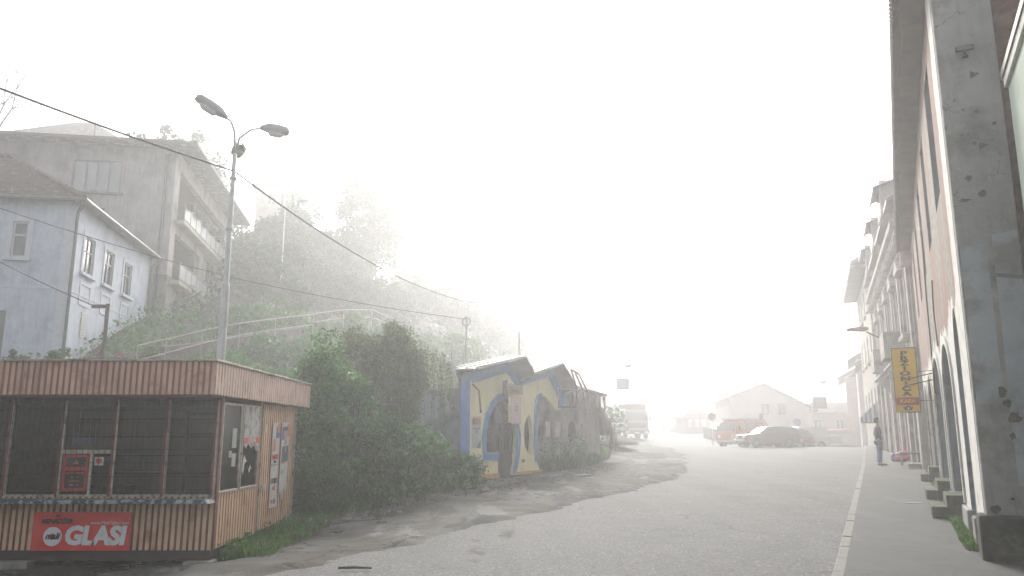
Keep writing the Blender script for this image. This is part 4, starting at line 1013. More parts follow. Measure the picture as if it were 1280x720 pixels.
for (cx, cz) in ((.42,6.28),(.43,5.27)):
    m = MB(); m.slab([(cx-.05,cz-.06),(cx+.06,cz),(cx-.05,cz+.05)], [], .004, lambda a, z, d: (a, -.2305-d, z)); m.build('vent', fh_m, arc)
# brown end wall set back behind the pier
m = MB(); m.box(.705, 9, .02, .45, -.5, EH+1); m.build('end_wall', brick_red, arc)
# backs of the recesses: walls, doors, shop fronts
m = MB(); m.box(TH+.35, TH+.45, 1.0, LEN, -.5, 3.6); m.box(TH, TH+.35, 1.0, 1.1, -.5, 3.6)
m.box(TH, TH+.4, .9, LEN, 3.6, 3.7); m.build('recess_wall', blue_grey, arc)
m = MB()
for a in (2.62, 6.35, 10.85, 14.8): m.box(TH-.005, TH+.35, a-.2, a+.2, -.3, 3.55)
m.build('recess_pier', brick_red, arc)
doorw = mat('old_door_wood', (.11,.085,.07), .8, .25, 3, (.2,.17,.14), (3,.55,.7), .3, 20, stretch=(1,1,.2))
for (a0, a1) in ((4.0, 5.1), (7.9, 9.1), (12.2, 13.3), (16.0, 17.0)):
    m = MB(); m.box(TH+.27, TH+.345, a0, a1, .35, 2.75); m.box(TH+.25,TH+.34,a0-.1,a0,.2,2.85); m.box(TH+.25,TH+.34,a1,a1+.1,.2,2.85); m.box(TH+.25,TH+.34,a0,a1,2.75,2.85)
    for k in range(2):
        for j in range(3): m.box(TH+.255, TH+.275, a0+.08+k*(a1-a0)/2, a0+(k+1)*(a1-a0)/2-.08, .5+j*.75, 1.1+j*.75)
    m.build('door', doorw, arc)
# upper windows : deep brown casements
for a, b in wins:
    w = frame_window(arc, mpR, a+.08, b-.08, wz0+.05, wz1-.05, doorw, dark_glass, (.5,), (.65,), None, None, .07, dep=.30)
# pale strips where the trim of the openings survives
trim_m = mat('white_limewash', (.60,.59,.55), .9, .12, 4, (.35,.33,.3), (2.5,.55,.7), .2, 20, spec=.2)
m = MB()
for (a, b, s, t) in opens[1:]:
    o = arch(a-.13, b+.13, .45, s, t+.15); i_ = arch(a, b, .45, s, t)
    m.slab([o[0]] + [i_[0]] + [i_[-1]] + i_[-2:2:-1] + [i_[2], i_[1], o[1], o[2]] + o[3:-1] + [o[-1]], [], .03, lambda a_, z_, d: mpR(a_, z_, .004+d))
m.build('arch_trim', trim_m, arc)
# eaves: scalloped tile edge, plaster soffit with a wavy edge
m = MB(); n = 60
for k in range(n):
    a0, a1 = -.35 + (LEN+.35)*k/n, -.35 + (LEN+.35)*(k+1)/n
    w0, w1 = [-.33 - .025*math.sin(q*1.9) - .018*math.sin(q*5.1+1) for q in (a0, a1)]
    m.add([(w0,a0,EH),(w1,a1,EH),(.2,a1,EH-.05),(.2,a0,EH-.05),(w0,a0,EH+.14),(w1,a1,EH+.14),(.2,a1,EH+.2),(.2,a0,EH+.2)], [(0,1,2,3),(4,7,6,5),(0,4,5,1),(0,3,7,4),(1,5,6,2)])
m.build('soffit', soffit_m, arc)
tile_red = mat('roof_tile_purple', (.10,.045,.05), .8, .25, 3, bump=.2)
m = MB()
for k in range(int((LEN+.4)/.13)):
    y = -.4 + k*.13
    pts = [(-.47, y, EH+.02), (3.2, y, EH+2.3)]
    m.tube(pts, .055, 6)
m.add([(-.42,-.4,EH+.13),(-.42,LEN,EH+.13),(3.2,LEN,EH+2.3),(3.2,-.4,EH+2.3),(7.5,LEN,EH+.1),(7.5,-.4,EH+.1)], [(0,1,2,3),(3,2,4,5)])
m.build('roof', tile_red, arc, smooth=False)
# corbel block at the far end of the eaves, cable down the wall
m = MB(); m.box(-.36, -.0, LEN-.55, LEN-.05, EH-.52, EH-.03); m.build('corbel', trim_m, arc, bevel=.03)
m = MB(); m.box(.0, 9, LEN-.4, LEN, -.5, EH+1); m.box(8.6, 9, .45, LEN-.4, -.5, EH); m.build('far_wall', brick_red, arc)
m = MB(); pts = [(-.03, 8.3+.8*math.sin(t*2.2)*(1-t)+t*1.2, lerp(6.2, 2.5, t)) for t in np.linspace(0, 1, 18)]; m.tube(pts, .018, 5)
pts = [(-.03, 6.0+.5*t+.3*math.sin(t*4), lerp(4.6, 3.3, t)) for t in np.linspace(0, 1, 10)]; m.tube(pts, .015, 5)
tag(m.build('hanging_cable', wire_dark, arc))
# floodlight on the pier
fl = root('wall_floodlight', SW(U0+.33, V0-.23, AB + 6.62), STREET, 'small black floodlight fixed high on the cement pier', 'lamp')
m = MB(); m.box(-.11, .11, -.11, -.07, -.03, .05); m.build('housing', black_ink, fl, bevel=.01); m = MB(); m.box(-.09,.09,-.118,-.112,-.02,.035); m.build('lens', plain('lens', (.12,.12,.12), .2), fl)
m = MB(); m.tube([(0,0,-.06),(0,-.06,-.04)], .015, 6); m.lathe([(.045,-.09),(.045,-.06)], 10, (0,-.03,0)); m.build('bracket', black_ink, fl)
# steps in front of the two nearer doorways
def steps(v0, v1, u_out, lab, n=2, h=.2, m_=mossy):
    s = root('doorstep', SW(U0, v0, road_z(0, v0)+.12), STREET, lab, 'steps', 'stone steps along the pavement')
    b = MB(); d = (U0 - u_out)/n
    for k in range(n):
        b.box(-(U0-u_out) + k*d, .45 if k == n-1 else -(U0-u_out)+(k+1)*d+.02*0, 0 + .0*k, (v1-v0) - (.0 if k else 0), -.25, h*(k+1)-.0)
        m2 = b
    b.build('tread', m_, s, bevel=.02); return s
steps(15.9, 17.0, .40, 'two mossy stone steps nearest the cement pier')
steps(19.6, 20.9, .42, 'two worn stone steps at the second archway from the pier')
steps(25.2, 26.2, .45, 'grey stone steps at the third archway of the crumbling building')
# pale green neighbour cut by the frame edge
gn = root('green_building', SW(1.52, 10.55, -1.5), STREET, 'pale green rendered building with a dark metal coping at the right edge', 'building')
gpl = mat('pale_green_render', (.36,.42,.36), .85, .07, 2, (.26,.31,.26), (1.2,.55,.75), .1, 30, spec=.2)
gt_ = 4.25 + 1.5
m = MB(); m.box(0, 7, -24, 0, -.6, gt_); m.build('wall', gpl, gn)
m = MB(); m.box(-.06, 7, -24, .05, gt_+.002, gt_+.09); m.build('coping', wire_dark, gn); m = MB(); m.box(-.04,-.003,-24,.0,gt_-.12,gt_); m.build('flashing', trim_m, gn)

# ============================================================ second building: stuccoed, with dormers
sec_m = mat('cream_stucco', (.38,.35,.31), .9, .15, 1.8, (.22,.2,.18), (1.2,.5,.66), .35, 14, streak=.35, dirt=(.3,.27,.23), spec=.2)
sec = root('stucco_house', SW(.8, 31.15, -1.2), STREET + R_(4.5), 'old cream stucco town house with cornices, dormers and a shop front past the yellow sign', 'house')
L2, E2 = 18.5, 8.6 + 1.2
wins2 = []; hol = []
for k in range(5):
    a = 1.5 + k*3.5
    wins2 += [(a, a+1.2, 5.0, 7.2)]; hol.append(rect(a, a+1.2, 5.0, 7.2))
for k in range(5):
    a = 1.2 + k*3.5; hol.append(rect(a, a+1.9, .1, 3.1))
m = MB(); m.slab(rect(0, L2, -.6, E2), hol, -.4, mpR); m.build('wall', sec_m, sec)
m = MB(); m.box(0, 8, 0, .3, 0, 0.0001) if False else None
m = MB(); m.box(.4, 8, 0, .3, -.6, E2); m.box(.4, 8, L2-.3, L2, -.6, E2); m.box(7.7, 8, .3, L2-.3, -.6, E2); m.box(.4,.5,.3,L2-.3,3.4,3.5); m.build('wall', grey_pl, sec)
m = MB(); m.box(.55,.6,.3,L2-.3,-.6,3.4); m.build('shop_back', blue_grey, sec)
for (a, b, z0, z1) in wins2:
    w = frame_window(sec, mpR, a, b, z0, z1, wood_w, dark_glass, (.5,), (.65,), None, None, .07, dep=.15)
    m = MB(); m.slab([(a-.3,z1+.15),(b+.3,z1+.15),((a+b)/2,z1+.75)], [], .28, lambda a_, z_, d: mpR(a_, z_, .003+d)); m.slab(rect(a-.35,b+.35,z0-.22,z0-.04), [], .3, lambda a_, z_, d: mpR(a_, z_, .003+d))
    m.slab(rect(a-.22,a-.02,z0-.04,z1+.15), [], .09, lambda a_, z_, d: mpR(a_, z_, .003+d)); m.slab(rect(b+.02,b+.22,z0-.04,z1+.15), [], .09, lambda a_, z_, d: mpR(a_, z_, .003+d)); m.build('surround', sec_m, w, bevel=.015)
m = MB()
for (z0, z1, d_) in ((4.0,4.2,.28),(4.2,4.32,.42),(7.95,8.1,.2),(8.5,8.75,.35),(8.75,9.0,.5)): m.box(-d_, -.003, 0, L2, z0, z1)
m.build('cornice', sec_m, sec, bevel=.02)
for k in range(6):
    a = .2 + k*3.5; m = MB(); m.box(-.14, -.003, a, a+.55, -.4, 3.99); m.build('pilaster', sec_m, sec, bevel=.015); m = MB(); m.box(-.10, -.003, a+.05, a+.5, 4.33, 7.9); m.build('pilaster', sec_m, sec, bevel=.015)
for k in range(26): a = .2 + k*.7; m = MB(); m.box(-.42, -.005, a, a+.16, 8.12, 8.48); m.build('cornice_bracket', sec_m, sec)
doork = [(1.2,'shop'),(4.7,'shop'),(8.2,'door'),(11.7,'shop'),(15.2,'door')]
for a, kd in doork:
    if kd == 'shop': frame_window(sec, mpR, a, a+1.9, .55, 3.1, doorw, dark_glass, (.5,), (.75,), None, None, .08, dep=.25); m = MB(); m.box(.1, .4, a, a+1.9, -.5, .55); m.build('stall_riser', sec_m, sec)
    else: m = MB(); m.box(.25, .32, a, a+1.9, -.3, 3.1); m.build('door', doorw, sec)
# balcony-like boxed bays
for a in (4.2, 11.2):
    m = MB(); m.box(-.75, -.003, a, a+2.2, 4.33, 4.55); m.box(-.75,-.67,a,a+2.2,4.55,5.4); m.box(-.67,-.003,a,a+.08,4.55,5.4); m.box(-.67,-.003,a+2.12,a+2.2,4.55,5.4)
    b_ = m.build('balcony', sec_m, sec, bevel=.02)
    for q in (.2, 1.8): m = MB(); m.slab([(-.003,3.3),(-.003,3.99),(-.6,3.99)], [], .18, lambda x, z, d: (x, a+q+d, z)); m.build('bracket', sec_m, b_)
# roof and dormers
prf = mat('purple_sheet_roof', (.17,.115,.14), .6, .15, 3, bump=0)
m = MB(); m.slab([(-.55,E2+.0),(4,E2+2.6),(8.6,E2),(8.6,E2-.15),(4,E2+2.42),(-.55,E2-.15)], [], L2+.1, lambda x, z, d: (x, -.05+d, z)); rf2 = m.build('roof', prf, sec)
for i, a in enumerate((1.7, 7.3, 13.0)):
    m = MB(); m.box(-.6, 2.5, a, a+1.9, E2-.1, E2+1.25); dm = m.build('dormer', grey_pl, rf2)
    m = MB(); m.box(-.615,-.603,a+.3,a+1.6,E2+.15,E2+1.1); m.build('window', dark_glass, rf2)
    m = MB(); zz0 = E2+1.27
    for k in range(12):
        y0, y1 = a-.35 + 2.6*k/12, a-.35+2.6*(k+1)/12
        for s, (ya, yb, da, db) in enumerate(((y0, (y0+y1)/2, 0, .05), ((y0+y1)/2, y1, .05, 0))):
            m.add([(-.85, ya, zz0-.35+da), (-.85, yb, zz0-.35+db), (2.6, yb, zz0+.75+db), (2.6, ya, zz0+.75+da)], [(0,1,2,3)])
    m.box(-.86, -.80, a-.37, a+2.27, zz0-.50, zz0-.34)
    
    m.build('dormer_roof', prf, rf2, fix=False)
# third: taller house standing forward
th = root('grey_gable_house', SW(-.95, 50.6, -1.0), STREET + R_(5), 'tall grey house standing forward beyond the stucco house', 'house')
hol = [rect(a, a+1.1, z, z+1.7) for a in (1.2, 4.2, 7.2, 10.2) for z in (2.2, 5.6, 8.6)]
m = MB(); m.slab(rect(.0, 13, -1, 11.4), hol, -.3, mpR); m.build('wall', sec_m, th)
for q in hol: frame_window(th, mpR, q[0][0], q[1][0], q[0][1], q[2][1], wood_w, dark_glass, (.5,), (), None, sec_m, .07)
m = MB(); m.box(.3, 7, 0, .3, -1, 11.4); m.box(.3, 7, 12.7, 13, -1, 11.4); m.build('wall', grey_pl, th)
m = MB(); m.slab([(-.9,11.3),(3.2,13.6),(7.5,11.3),(7.5,11.1),(3.2,13.4),(-.9,11.1)], [], 13.8, lambda x, z, d: (x, -.4+d, z)); m.build('roof', roof_c, th)
m = MB(); m.box(-.9,-.0,-.4,13.4,10.9,11.08); m.build('soffit', soffit_m, th)
# pink and pale row at the end of the street
ends = [(-1.9, 65.5, 9, 6.2, (.52,.40,.38), 'pale pink two storey house with a brown hip roof at the crest'), (-2.9, 75.5, 10, 7.4, (.55,.5,.47), 'white rendered house beyond the pink one at the crest'), (-4.5, 86.5, 12, 6.6, (.5,.36,.33), 'farthest rose coloured house of the right-hand row in the fog')]
for i, (u, v, L_, hh, c_, lab) in enumerate(ends):
    r = root('row_house', SW(u, v, -2.2), STREET - R_(-3), lab, 'house', 'row houses at the end of the street')
    wm = mat('row_plaster_%d' % i, c_, .9, .1, 2, bump=.1)
    hol = [rect(a, a+1.0, z, z+1.5) for a in np.arange(1, L_-1.2, 2.3) for z in (2.2, hh-1.3)]
    H3 = hh + 1.5
    m = MB(); m.slab(rect(0, L_, -1, H3), hol, -.3, mpR); m.build('wall', wm, r)
    for q in hol: frame_window(r, mpR, q[0][0], q[1][0], q[0][1], q[2][1], wood_w, dark_glass, (.5,), (), None, None, .07)
    m = MB(); m.box(.3, 7, 0, .3, -1, H3); m.build('wall', wm, r)
    m = MB(); m.slab([(-.7,H3-.05),(3.4,H3+2.2),(7.5,H3-.05),(7.5,H3-.2),(3.4,H3+2.05),(-.7,H3-.2)], [], L_+.6, lambda x, z, d: (x, -.3+d, z)); m.slab([(.3,H3-.02),(7,H3-.02),(3.4,H3+2.0)], [], .3, lambda x, z, d: (x, d, z)); m.build('roof', tile_red, r)

# ============================================================ yellow sign
sy = 20.0; p0 = at(1118, 436, sy); p1 = at(1140, 436, sy)
sg = root('coffee_sign', SW(.26, US(*(at(1131,475,sy).xy))[1], at(1131, 475, sy).z), STREET, 'yellow vertical PRŽIONICA sign on a wall bracket over the pavement', 'sign')
sgy = mat('sign_yellow', (.78,.46,.01), .5, .06, 3, bump=0)
hh = .80; hw = .265
m = MB(); m.box(-hw, hw, -.035, .035, -hh, hh); m.build('board', sgy, sg, bevel=.006)
m = MB(); m.box(-hw+.012, hw-.012, -.04, -.037, -hh+.17, -hh+.36); m.build('red_band', plain('sign_red', (.45,.05,.03)), sg)
m = MB()
for (a,b,c,d) in ((-hw-.012,hw+.012,hh+.001,hh+.016),(-hw-.012,hw+.012,-hh-.016,-hh-.001),(-hw-.014,-hw-.001,-hh,hh),(hw+.001,hw+.014,-hh,hh)): m.box(a,b,-.045,.045,c,d)
m.build('frame', bronze, sg)
for k, ch in enumerate('PRŽIONICA'):
    text('lettering', ch, .15, sg, (0, -.042, hh-.13-k*.128), FR, plain('sign_ink', (.03,.03,.03)) if k == 0 else MATS['sign_ink'], 0, .006, sx=2.0)
text('lettering', 'KAFA', .12, sg, (0, -.046, -hh+.265), FR, sgy, 0, .004, sx=1.2)
m = MB(); m.slab([(-.12,.05),(-.07,-.04),(.07,-.04),(.12,.05),(.06,.02),(.03,.07),(-.03,.07),(-.06,.02)], [], .004, lambda a, z, d: (a, -.041-d, -hh+.085+z)); m.build('emblem', MATS['sign_ink'], sg)
m = MB(); m.lathe([(.028,0),(.028,.003)], 14, (0,-.048,-hh+.09), 'y'); m.build('emblem_dot', wht, sg)
m = MB()
for z in (.02, -.14): m.tube([(-.05, .0-.06, z-.02), (.63, -.10, z+.13)], .014, 6)
m.tube([(.2,.0,.20),(.62,.0,.22)], .010, 6); m.tube([(.25,.0,-.52),(.62,.0,-.52)], .010, 6); m.build('bracket', bronze, sg)
# wall lamp far down the row
wl = root('facade_lamp', SW(.2, 40.2, at(1083,410,36).z), STREET, 'maroon street lamp head on an arm from the stucco facade', 'lamp')
m = MB(); m.tube([(0,0,-1.0),(-.5,0,-.5),(-1.2,0,-.1)], .035, 8); m.build('arm', bronze, wl)
m = MB(); m.loft([[(x, .17*s*math.cos(t), .04 + .12*s*math.sin(t)) for t in np.linspace(0, 2*PI, 12, endpoint=False)] for x, s in ((-1.1,.5),(-1.25,.9),(-1.6,1),(-1.95,.8),(-2.05,.4))]); m.build('lamp_head', plain('lamp_maroon', (.13,.06,.07)), wl, smooth=True)
# striped awning
aw = root('awning', SW(-2.0, 51.4, -1.1), STREET, 'blue and white striped awning over a shop door behind the man', 'awning')
m = MB(); n = 10
for k in range(n):
    a0, a1 = 2.4*k/n, 2.4*(k+1)/n
    m.add([(0,a0,2.15),(0,a1,2.15),(1.0,a1,3.15),(1.0,a0,3.15)], [(0,1,2,3)], k%2); m.add([(0,a0,2.15),(0,a1,2.15),(0,a1,1.9),(0,a0,1.9)], [(0,1,2,3)], k%2)
for k in range(8):
    x0, x1 = k/8, (k+1)/8; m.add([(x0,0,1.9),(x1,0,1.9),(x1,0,2.15+x1),(x0,0,2.15+x0)], [(0,1,2,3)], k%2)
m.build('canvas', [plain('awning_blue', (.10,.13,.30)), plain('awning_white', (.5,.5,.52))], aw, fix=False)
m = MB(); m.tube([(0,0,1.9),(0,2.4,1.9)], .02, 6); m.tube([(0,0,1.9),(1,0,1.9)], .02, 6); m.tube([(0,2.4,1.9),(1,2.4,1.9)], .02, 6); m.build('frame', bronze, aw)
# goods on the pavement by the doorway past the arcade
pv_ = road_z(0,35) + .12
steps(31.6, 32.9, .2, 'low stone doorstep before the heap of bags', 1, .18, conc)
steps(38.8, 40.0, -.3, 'small doorstep behind the heap of bags', 2, .16, conc)
def bag(u, v, z, rx, ry, rz_, m_, lab, nm='cloth_bag'):
    b = MB(); n = 14; rings = []
    for j in range(9):
        t = -1 + 2*j/8; rr = math.sqrt(max(.02, 1 - abs(t)**2.5))
        rings.append([(rx*rr*math.cos(2*PI*i/n)*(1+.10*math.sin(4*i+u*9)), ry*rr*math.sin(2*PI*i/n)*(1+.08*math.sin(3*i)), rz_*(t+1)) for i in range(n)])
    b.loft(rings); o = b.build(nm, m_, smooth=True); o.location = SW(u, v, z); o.rotation_euler[2] = STREET
    return tag(o, lab, 'bag', 'bags heaped by the doorstep')
bag(-.02, 37.0, pv_+.02, .30, .30, .14, plain('bag_red', (.55,.03,.03)), 'large red cloth bag at the bottom of the heap')
bag(.10, 37.2, pv_+.26, .2, .2, .11, plain('bag_red2', (.6,.05,.03)), 'small bright red bag on top of the heap')
bag(-.28, 37.1, pv_+.02, .13, .16, .18, plain('bag_blue', (.10,.15,.4)), 'blue bag leaning at the street side of the heap')
bag(-.08, 36.9, pv_+.27, .13, .12, .07, plain('bag_white', (.55,.55,.57)), 'white bag lying on the large red one')
bag(-.1, 38.3, pv_+.02, .18, .18, .17, plain('bag_dark', (.06,.05,.05)), 'dark bag standing against the wall behind the heap')
# small stone table and posts outside the doorway
tb = root('stone_stand', SW(.30, 34.2, road_z(0,34.2)+.12), STREET, 'low pale stone stand with a plank top beside the red bags', 'stand')
m = MB(); m.box(-.35,.35,-.25,.25,.42,.48); m.build('top', conc, tb, bevel=.01); m = MB(); m.box(-.33,-.25,-.2,.2,0,.418); m.build('leg', conc, tb); m = MB(); m.box(.25,.33,-.2,.2,0,.418); m.build('leg', conc, tb)
# round parking mirror-like fan / meter by the wall
pm = root('gas_meter', SW(.72, 32.0, -.35), STREET, 'grey round meter with pipe on the wall above the bags', 'meter')
m = MB(); m.lathe([(.13,-.08),(.17,-.03),(.17,.03),(.13,.08)], 16, (0,0,.3), 'y'); m.build('dial', plain('meter_grey', (.25,.3,.34)), pm); m = MB(); m.tube([(0,0,.15),(0,.02,-.6),(.15,.02,-.6)], .03, 6); m.tube([(0,0,.45),(.02,0,.8),(.16,0,.82)], .03, 6); m.build('pipe', pipe_m, pm)
# ============================================================ plants
def leaves(pts, nrm, size, aspect=.55, jit=.6, up=0.0):
    """numpy: leaf-sized rhombus at every point, roughly facing nrm"""
    n = len(pts); pts = np.asarray(pts); nrm = np.asarray(nrm)
    d = nrm + rng.normal(0, jit, (n, 3)); d[:, 2] += up; d /= np.linalg.norm(d, axis=1)[:, None] + 1e-9
    r = rng.normal(0, 1, (n, 3)); t = np.cross(d, r); t /= np.linalg.norm(t, axis=1)[:, None] + 1e-9
    b = np.cross(d, t); s = (size if np.ndim(size) else np.full(n, size)) * rng.uniform(.45, 1.5, n)
    L, W = t * (s/2)[:, None], b * (s*aspect/2)[:, None]
    fold = d * (s*.12)[:, None]
    return np.stack([pts - L, pts + W + fold, pts + L, pts - W + fold], axis=1).reshape(-1, 3)
def leaf_object(name, V, m, parent=None):
    n = len(V) // 4
    me = bpy.data.meshes.new(name); me.vertices.add(n*4); me.vertices.foreach_set('co', V.astype(np.float32).ravel())
    me.loops.add(n*4); me.loops.foreach_set('vertex_index', np.arange(n*4, dtype=np.int32))
    me.polygons.add(n); me.polygons.foreach_set('loop_start', np.arange(0, n*4, 4, dtype=np.int32)); me.polygons.foreach_set('loop_total', np.full(n, 4, dtype=np.int32))
    me.materials.append(m); me.update(calc_edges=True); me.validate()
    o = bpy.data.objects.new(name, me); COL.objects.link(o)
    if parent is not None: o.parent = parent
    return o
def clumpy(center, radii, nclump, crad, nleaf, seed=0, flat=.0, low=-1.0, shell=.45):
    """points in shells of sub-clumps spread through an ellipsoid"""
    r = np.random.default_rng(seed)
    d = r.normal(0, 1, (nclump, 3)); d /= np.linalg.norm(d, axis=1)[:, None]
    d[:, 2] = np.where(d[:, 2] < low, low + .2*r.random(nclump), d[:, 2])
    rad = r.uniform(shell, 1.0, nclump)[:, None]
    c = np.asarray(center) + d * rad * np.asarray(radii)
    cr = crad * r.uniform(.55, 1.35, nclump)
    k = r.integers(0, nclump, nleaf)
    e = r.normal(0, 1, (nleaf, 3)); e /= np.linalg.norm(e, axis=1)[:, None]
    q = r.uniform(.55, 1.05, nleaf)[:, None]
    P = c[k] + e * q * cr[k][:, None] * np.array([1, 1, .85])
    return P, e
leaf_d = leafmat('leaf_dark', (.015,.06,.01), (.045,.15,.02), (.14,.28,.06))
leaf_m = leafmat('leaf_mid', (.018,.08,.012), (.075,.24,.025), (.2,.4,.09))
leaf_o = leafmat('leaf_olive', (.04,.075,.015), (.10,.16,.03), (.26,.2,.06))
leaf_f = leafmat('leaf_far', (.02,.055,.015), (.055,.13,.03))
leaf_g = leafmat('grass_blade', (.05,.10,.025), (.11,.20,.045), (.22,.24,.09), .3)
dead = leafmat('dead_stem', (.10,.07,.045), (.16,.11,.07), None, .1)
bark = mat('bark', (.09,.07,.055), .95, .25, 6, bump=.5)

def shrub(px, pytop, pybot, pxw, Y, label, m, nleaf=14000, lsize=.075, dep=1.0, ncl=70, crad=.32, group='shrubs on the overgrown bank', name='shrub', stems=7):
    top = at(px, pytop, Y); X = top.x; wpx = pxw / FPX * Y; z0 = HW(X, Y) - .05
    if pybot is not None: z0 = min(at(px, pybot, Y).z, z0 + 2.5)
    h = top.z - z0
    R = root(name, (X, Y, z0), 0, label, 'shrub', group)
    P, N = clumpy((0, 0, h*.5), (wpx/2 - crad*.6, dep*wpx/2, h/2 - crad*.4), ncl, crad, nleaf, seed=int(px*7+pytop), shell=.72)
    P[:, 2] = np.maximum(P[:, 2], .0)
    leaf_object('foliage', leaves(P, N, lsize, .6, .55), m, R)
    b = MB()
    for k in range(stems):
        a = random.uniform(0, 2*PI); rr = wpx*.22*random.random()
        b.tube([(.1*math.cos(a), .1*math.sin(a), 0), (rr*math.cos(a)*.6, rr*math.sin(a)*.6, h*.35), (rr*math.cos(a)*1.5, rr*math.sin(a)*1.5, h*.78)], [.035, .025, .01], 5)
    b.build('stem', bark, R)
    return R
shrub(405, 420, 640, 108, 18.2, 'tall rounded green bush standing right behind the kiosk', leaf_m, 26000, .095, .9, 120, .33)
shrub(440, 462, 640, 120, 17.9, 'leafy pale green bush in front of the tall rounded one', leaf_m, 18000, .09, .8, 90, .30)
shrub(492, 402, 560, 96, 21.5, 'dense creeper covered bush with a domed top beside the retaining wall', leaf_o, 24000, .08, .8, 110, .30)
shrub(450, 408, 520, 70, 21.8, 'smaller creeper covered hump left of the domed bush', leaf_o, 12000, .08, .8, 70, .28)
shrub(468, 520, 645, 110, 18.0, 'dark low bush at the foot of the bank beside the road', leaf_d, 13000, .10, .9, 90, .28)
shrub(515, 530, 632, 100, 19.6, 'bright weedy bush in the middle of the bank', leaf_m, 14000, .095, .9, 90, .26)
shrub(400, 560, 662, 84, 16.8, 'dark undergrowth bush beside the kiosk corner', leaf_d, 14000, .07, .7, 70, .26)
shrub(560, 562, 620, 92, 21.8, 'spreading low bush before the yellow shop corner', leaf_m, 10000, .08, .8, 80, .22)
shrub(590, 583, 613, 40, 23.0, 'small weed clump at the foot of the yellow wall', leaf_m, 4000, .06, .9, 40, .14)
# hanging creeper strands at the right of the domed bush
R = root('creeper', (at(520,420,21.2).x, 21.2, at(520,480,21.2).z), 0, 'thin yellowing creeper strands hanging over the retaining wall', 'creeper')
P = []; st = MB()
for k in range(46):
    x = random.uniform(-.5, 1.0); y = random.uniform(-.35, .6); L_ = random.uniform(.7, 1.7); zt = 1.15 - .5*abs(x-.1) + random.uniform(-.2,.1)
    pts = [(x + .05*math.sin(3*t+k), y + .04*math.cos(2*t+k), zt - L_*t) for t in np.linspace(0, 1, 9)]
    st.tube(pts, .006, 4)
    for p in pts[1:]:
        for _ in range(5): P.append((p[0]+random.gauss(0,.05), p[1]+random.gauss(0,.05), p[2]+random.gauss(0,.08)))
P = np.array(P); leaf_object('foliage', leaves(P, np.zeros_like(P)+[0,-.5,.3], .07, .5, .7), leaf_o, R); st.build('stem', dead, R)
# flowers of the upper balcony
for i, (par, loc) in enumerate(FLOWER_SPOTS):
    w = par.matrix_world
    M = Matrix.Translation(par.location) @ Matrix.Rotation(par.rotation_euler[2], 4, 'Z')
    R = root('flower_box', M @ Vector(loc), par.rotation_euler[2], 'box of trailing plants with a few red flowers on the upper balcony rail', 'flower box', 'flower boxes on the balcony rail')
    m = MB(); m.box(-.02, .2, -.4, .4, -.25, -.05); m.build('trough', tile_m, R)
    P, N = clumpy((.1, 0, .0), (.2, .42, .25), 14, .14, 700, seed=i)
    leaf_object('foliage', leaves(P, N, .09, .7), flower, R)

# ---- ground-cover and slope undergrowth: nobody could count these
def scatter(name, n, fu, m, size, h, aspect=.3, up=.0, clump=0):
    V = []
    pts, ns, sz = [], [], []
    tries = 0
    while len(pts) < n and tries < n*6:
        tries += 1
        q = fu()
        if q is None: continue
        u, v, s = q
        k = clump or 1; z = H(u, v)
        cx, cy = CA*u+SA*v, -SA*u+CA*v
        for _ in range(k):
            hh = h*s*random.random()
            pts.append((cx + random.gauss(0, .25*s*(k > 1)), cy + random.gauss(0, .25*s*(k > 1)), z + hh)); ns.append((0, -.3, .3)); sz.append(size*s)
    o = leaf_object(name, leaves(np.array(pts), np.array(ns), np.array(sz), aspect, .8, up), m)
    return tag(o, kind='stuff')
def blades(name, n, fu, m, h, w):
    V = []
    k = 0; tries = 0
    while k < n and tries < n*5:
        tries += 1; q = fu()
        if q is None: continue
        u, v, s = q; p = SW(u, v, H(u, v) + .02); k += 1
        a = random.uniform(0, 2*PI); lean = random.uniform(0, .5)*h*s; hh = h*s*random.uniform(.5, 1.2); b = random.uniform(0, 2*PI)
        dx, dy = w*s*math.cos(a), w*s*math.sin(a)
        tx, ty = lean*math.cos(b), lean*math.sin(b)
        V += [(p.x-dx, p.y-dy, p.z), (p.x+dx, p.y+dy, p.z), (p.x+tx*.45+dx*.7, p.y+ty*.45+dy*.7, p.z+hh*.6), (p.x+tx, p.y+ty, p.z+hh)]
    return tag(leaf_object(name, np.array(V), m), kind='stuff')
def bank_f():                       # strip at the foot of the bushes from the kiosk to the shop
    Y = random.uniform(11.9, 24); 
    if Y < 15.9: X = KX + .02 + random.random()**2 * .75; s = random.uniform(.5, 1.2)
    else: X = interp(Y, [(15.9,-3.8),(17.3,-2.95),(22.3,-1.25),(24,-1.2)]) - random.random()**1.5*1.1 + random.gauss(0,.12); s = random.uniform(.5, 1.1)
    return (*US(X, Y), s)
blades('grass', 9000, bank_f, leaf_g, .22, .012)
def weeds_f():
    q = bank_f(); return q if random.random() < .6 else None
scatter('weeds', 5200, weeds_f, leaf_m, .065, .26, .65)
def patch_f():                      # green patch in front of the cement building
    v = random.uniform(27.2, 47); ub = interp(v, [(27,-12.0),(29,-11.3),(31.6,-11.6),(35,-12.5),(39,-13.4),(47,-17.5)])
    u = ub - random.random()**1.3 * (1.7 if v < 40 else 2.5)
    if v < 33.5 and u < -12.1: return None
    return (u, v, random.uniform(.6, 1.3))
blades('grass', 14000, patch_f, leaf_g, .42, .02)
def patch_w():
    q = patch_f()
    if q is None: return None
    u, v, s = q
    if u > interp(v, [(27,-12.0),(31.6,-11.9),(35,-12.9),(39,-14.2),(47,-18)]): return None
    return (u, v, s*1.3)
scatter('weeds', 22000, patch_w, leaf_m, .065, .8, .6)
def walk_f():                       # tufts along the wall foot on the right
    v = random.uniform(12.2, 16) if random.random() < .8 else random.uniform(17,30)
    return (.80 - random.random()**2*.14, v, random.uniform(.4, .9))
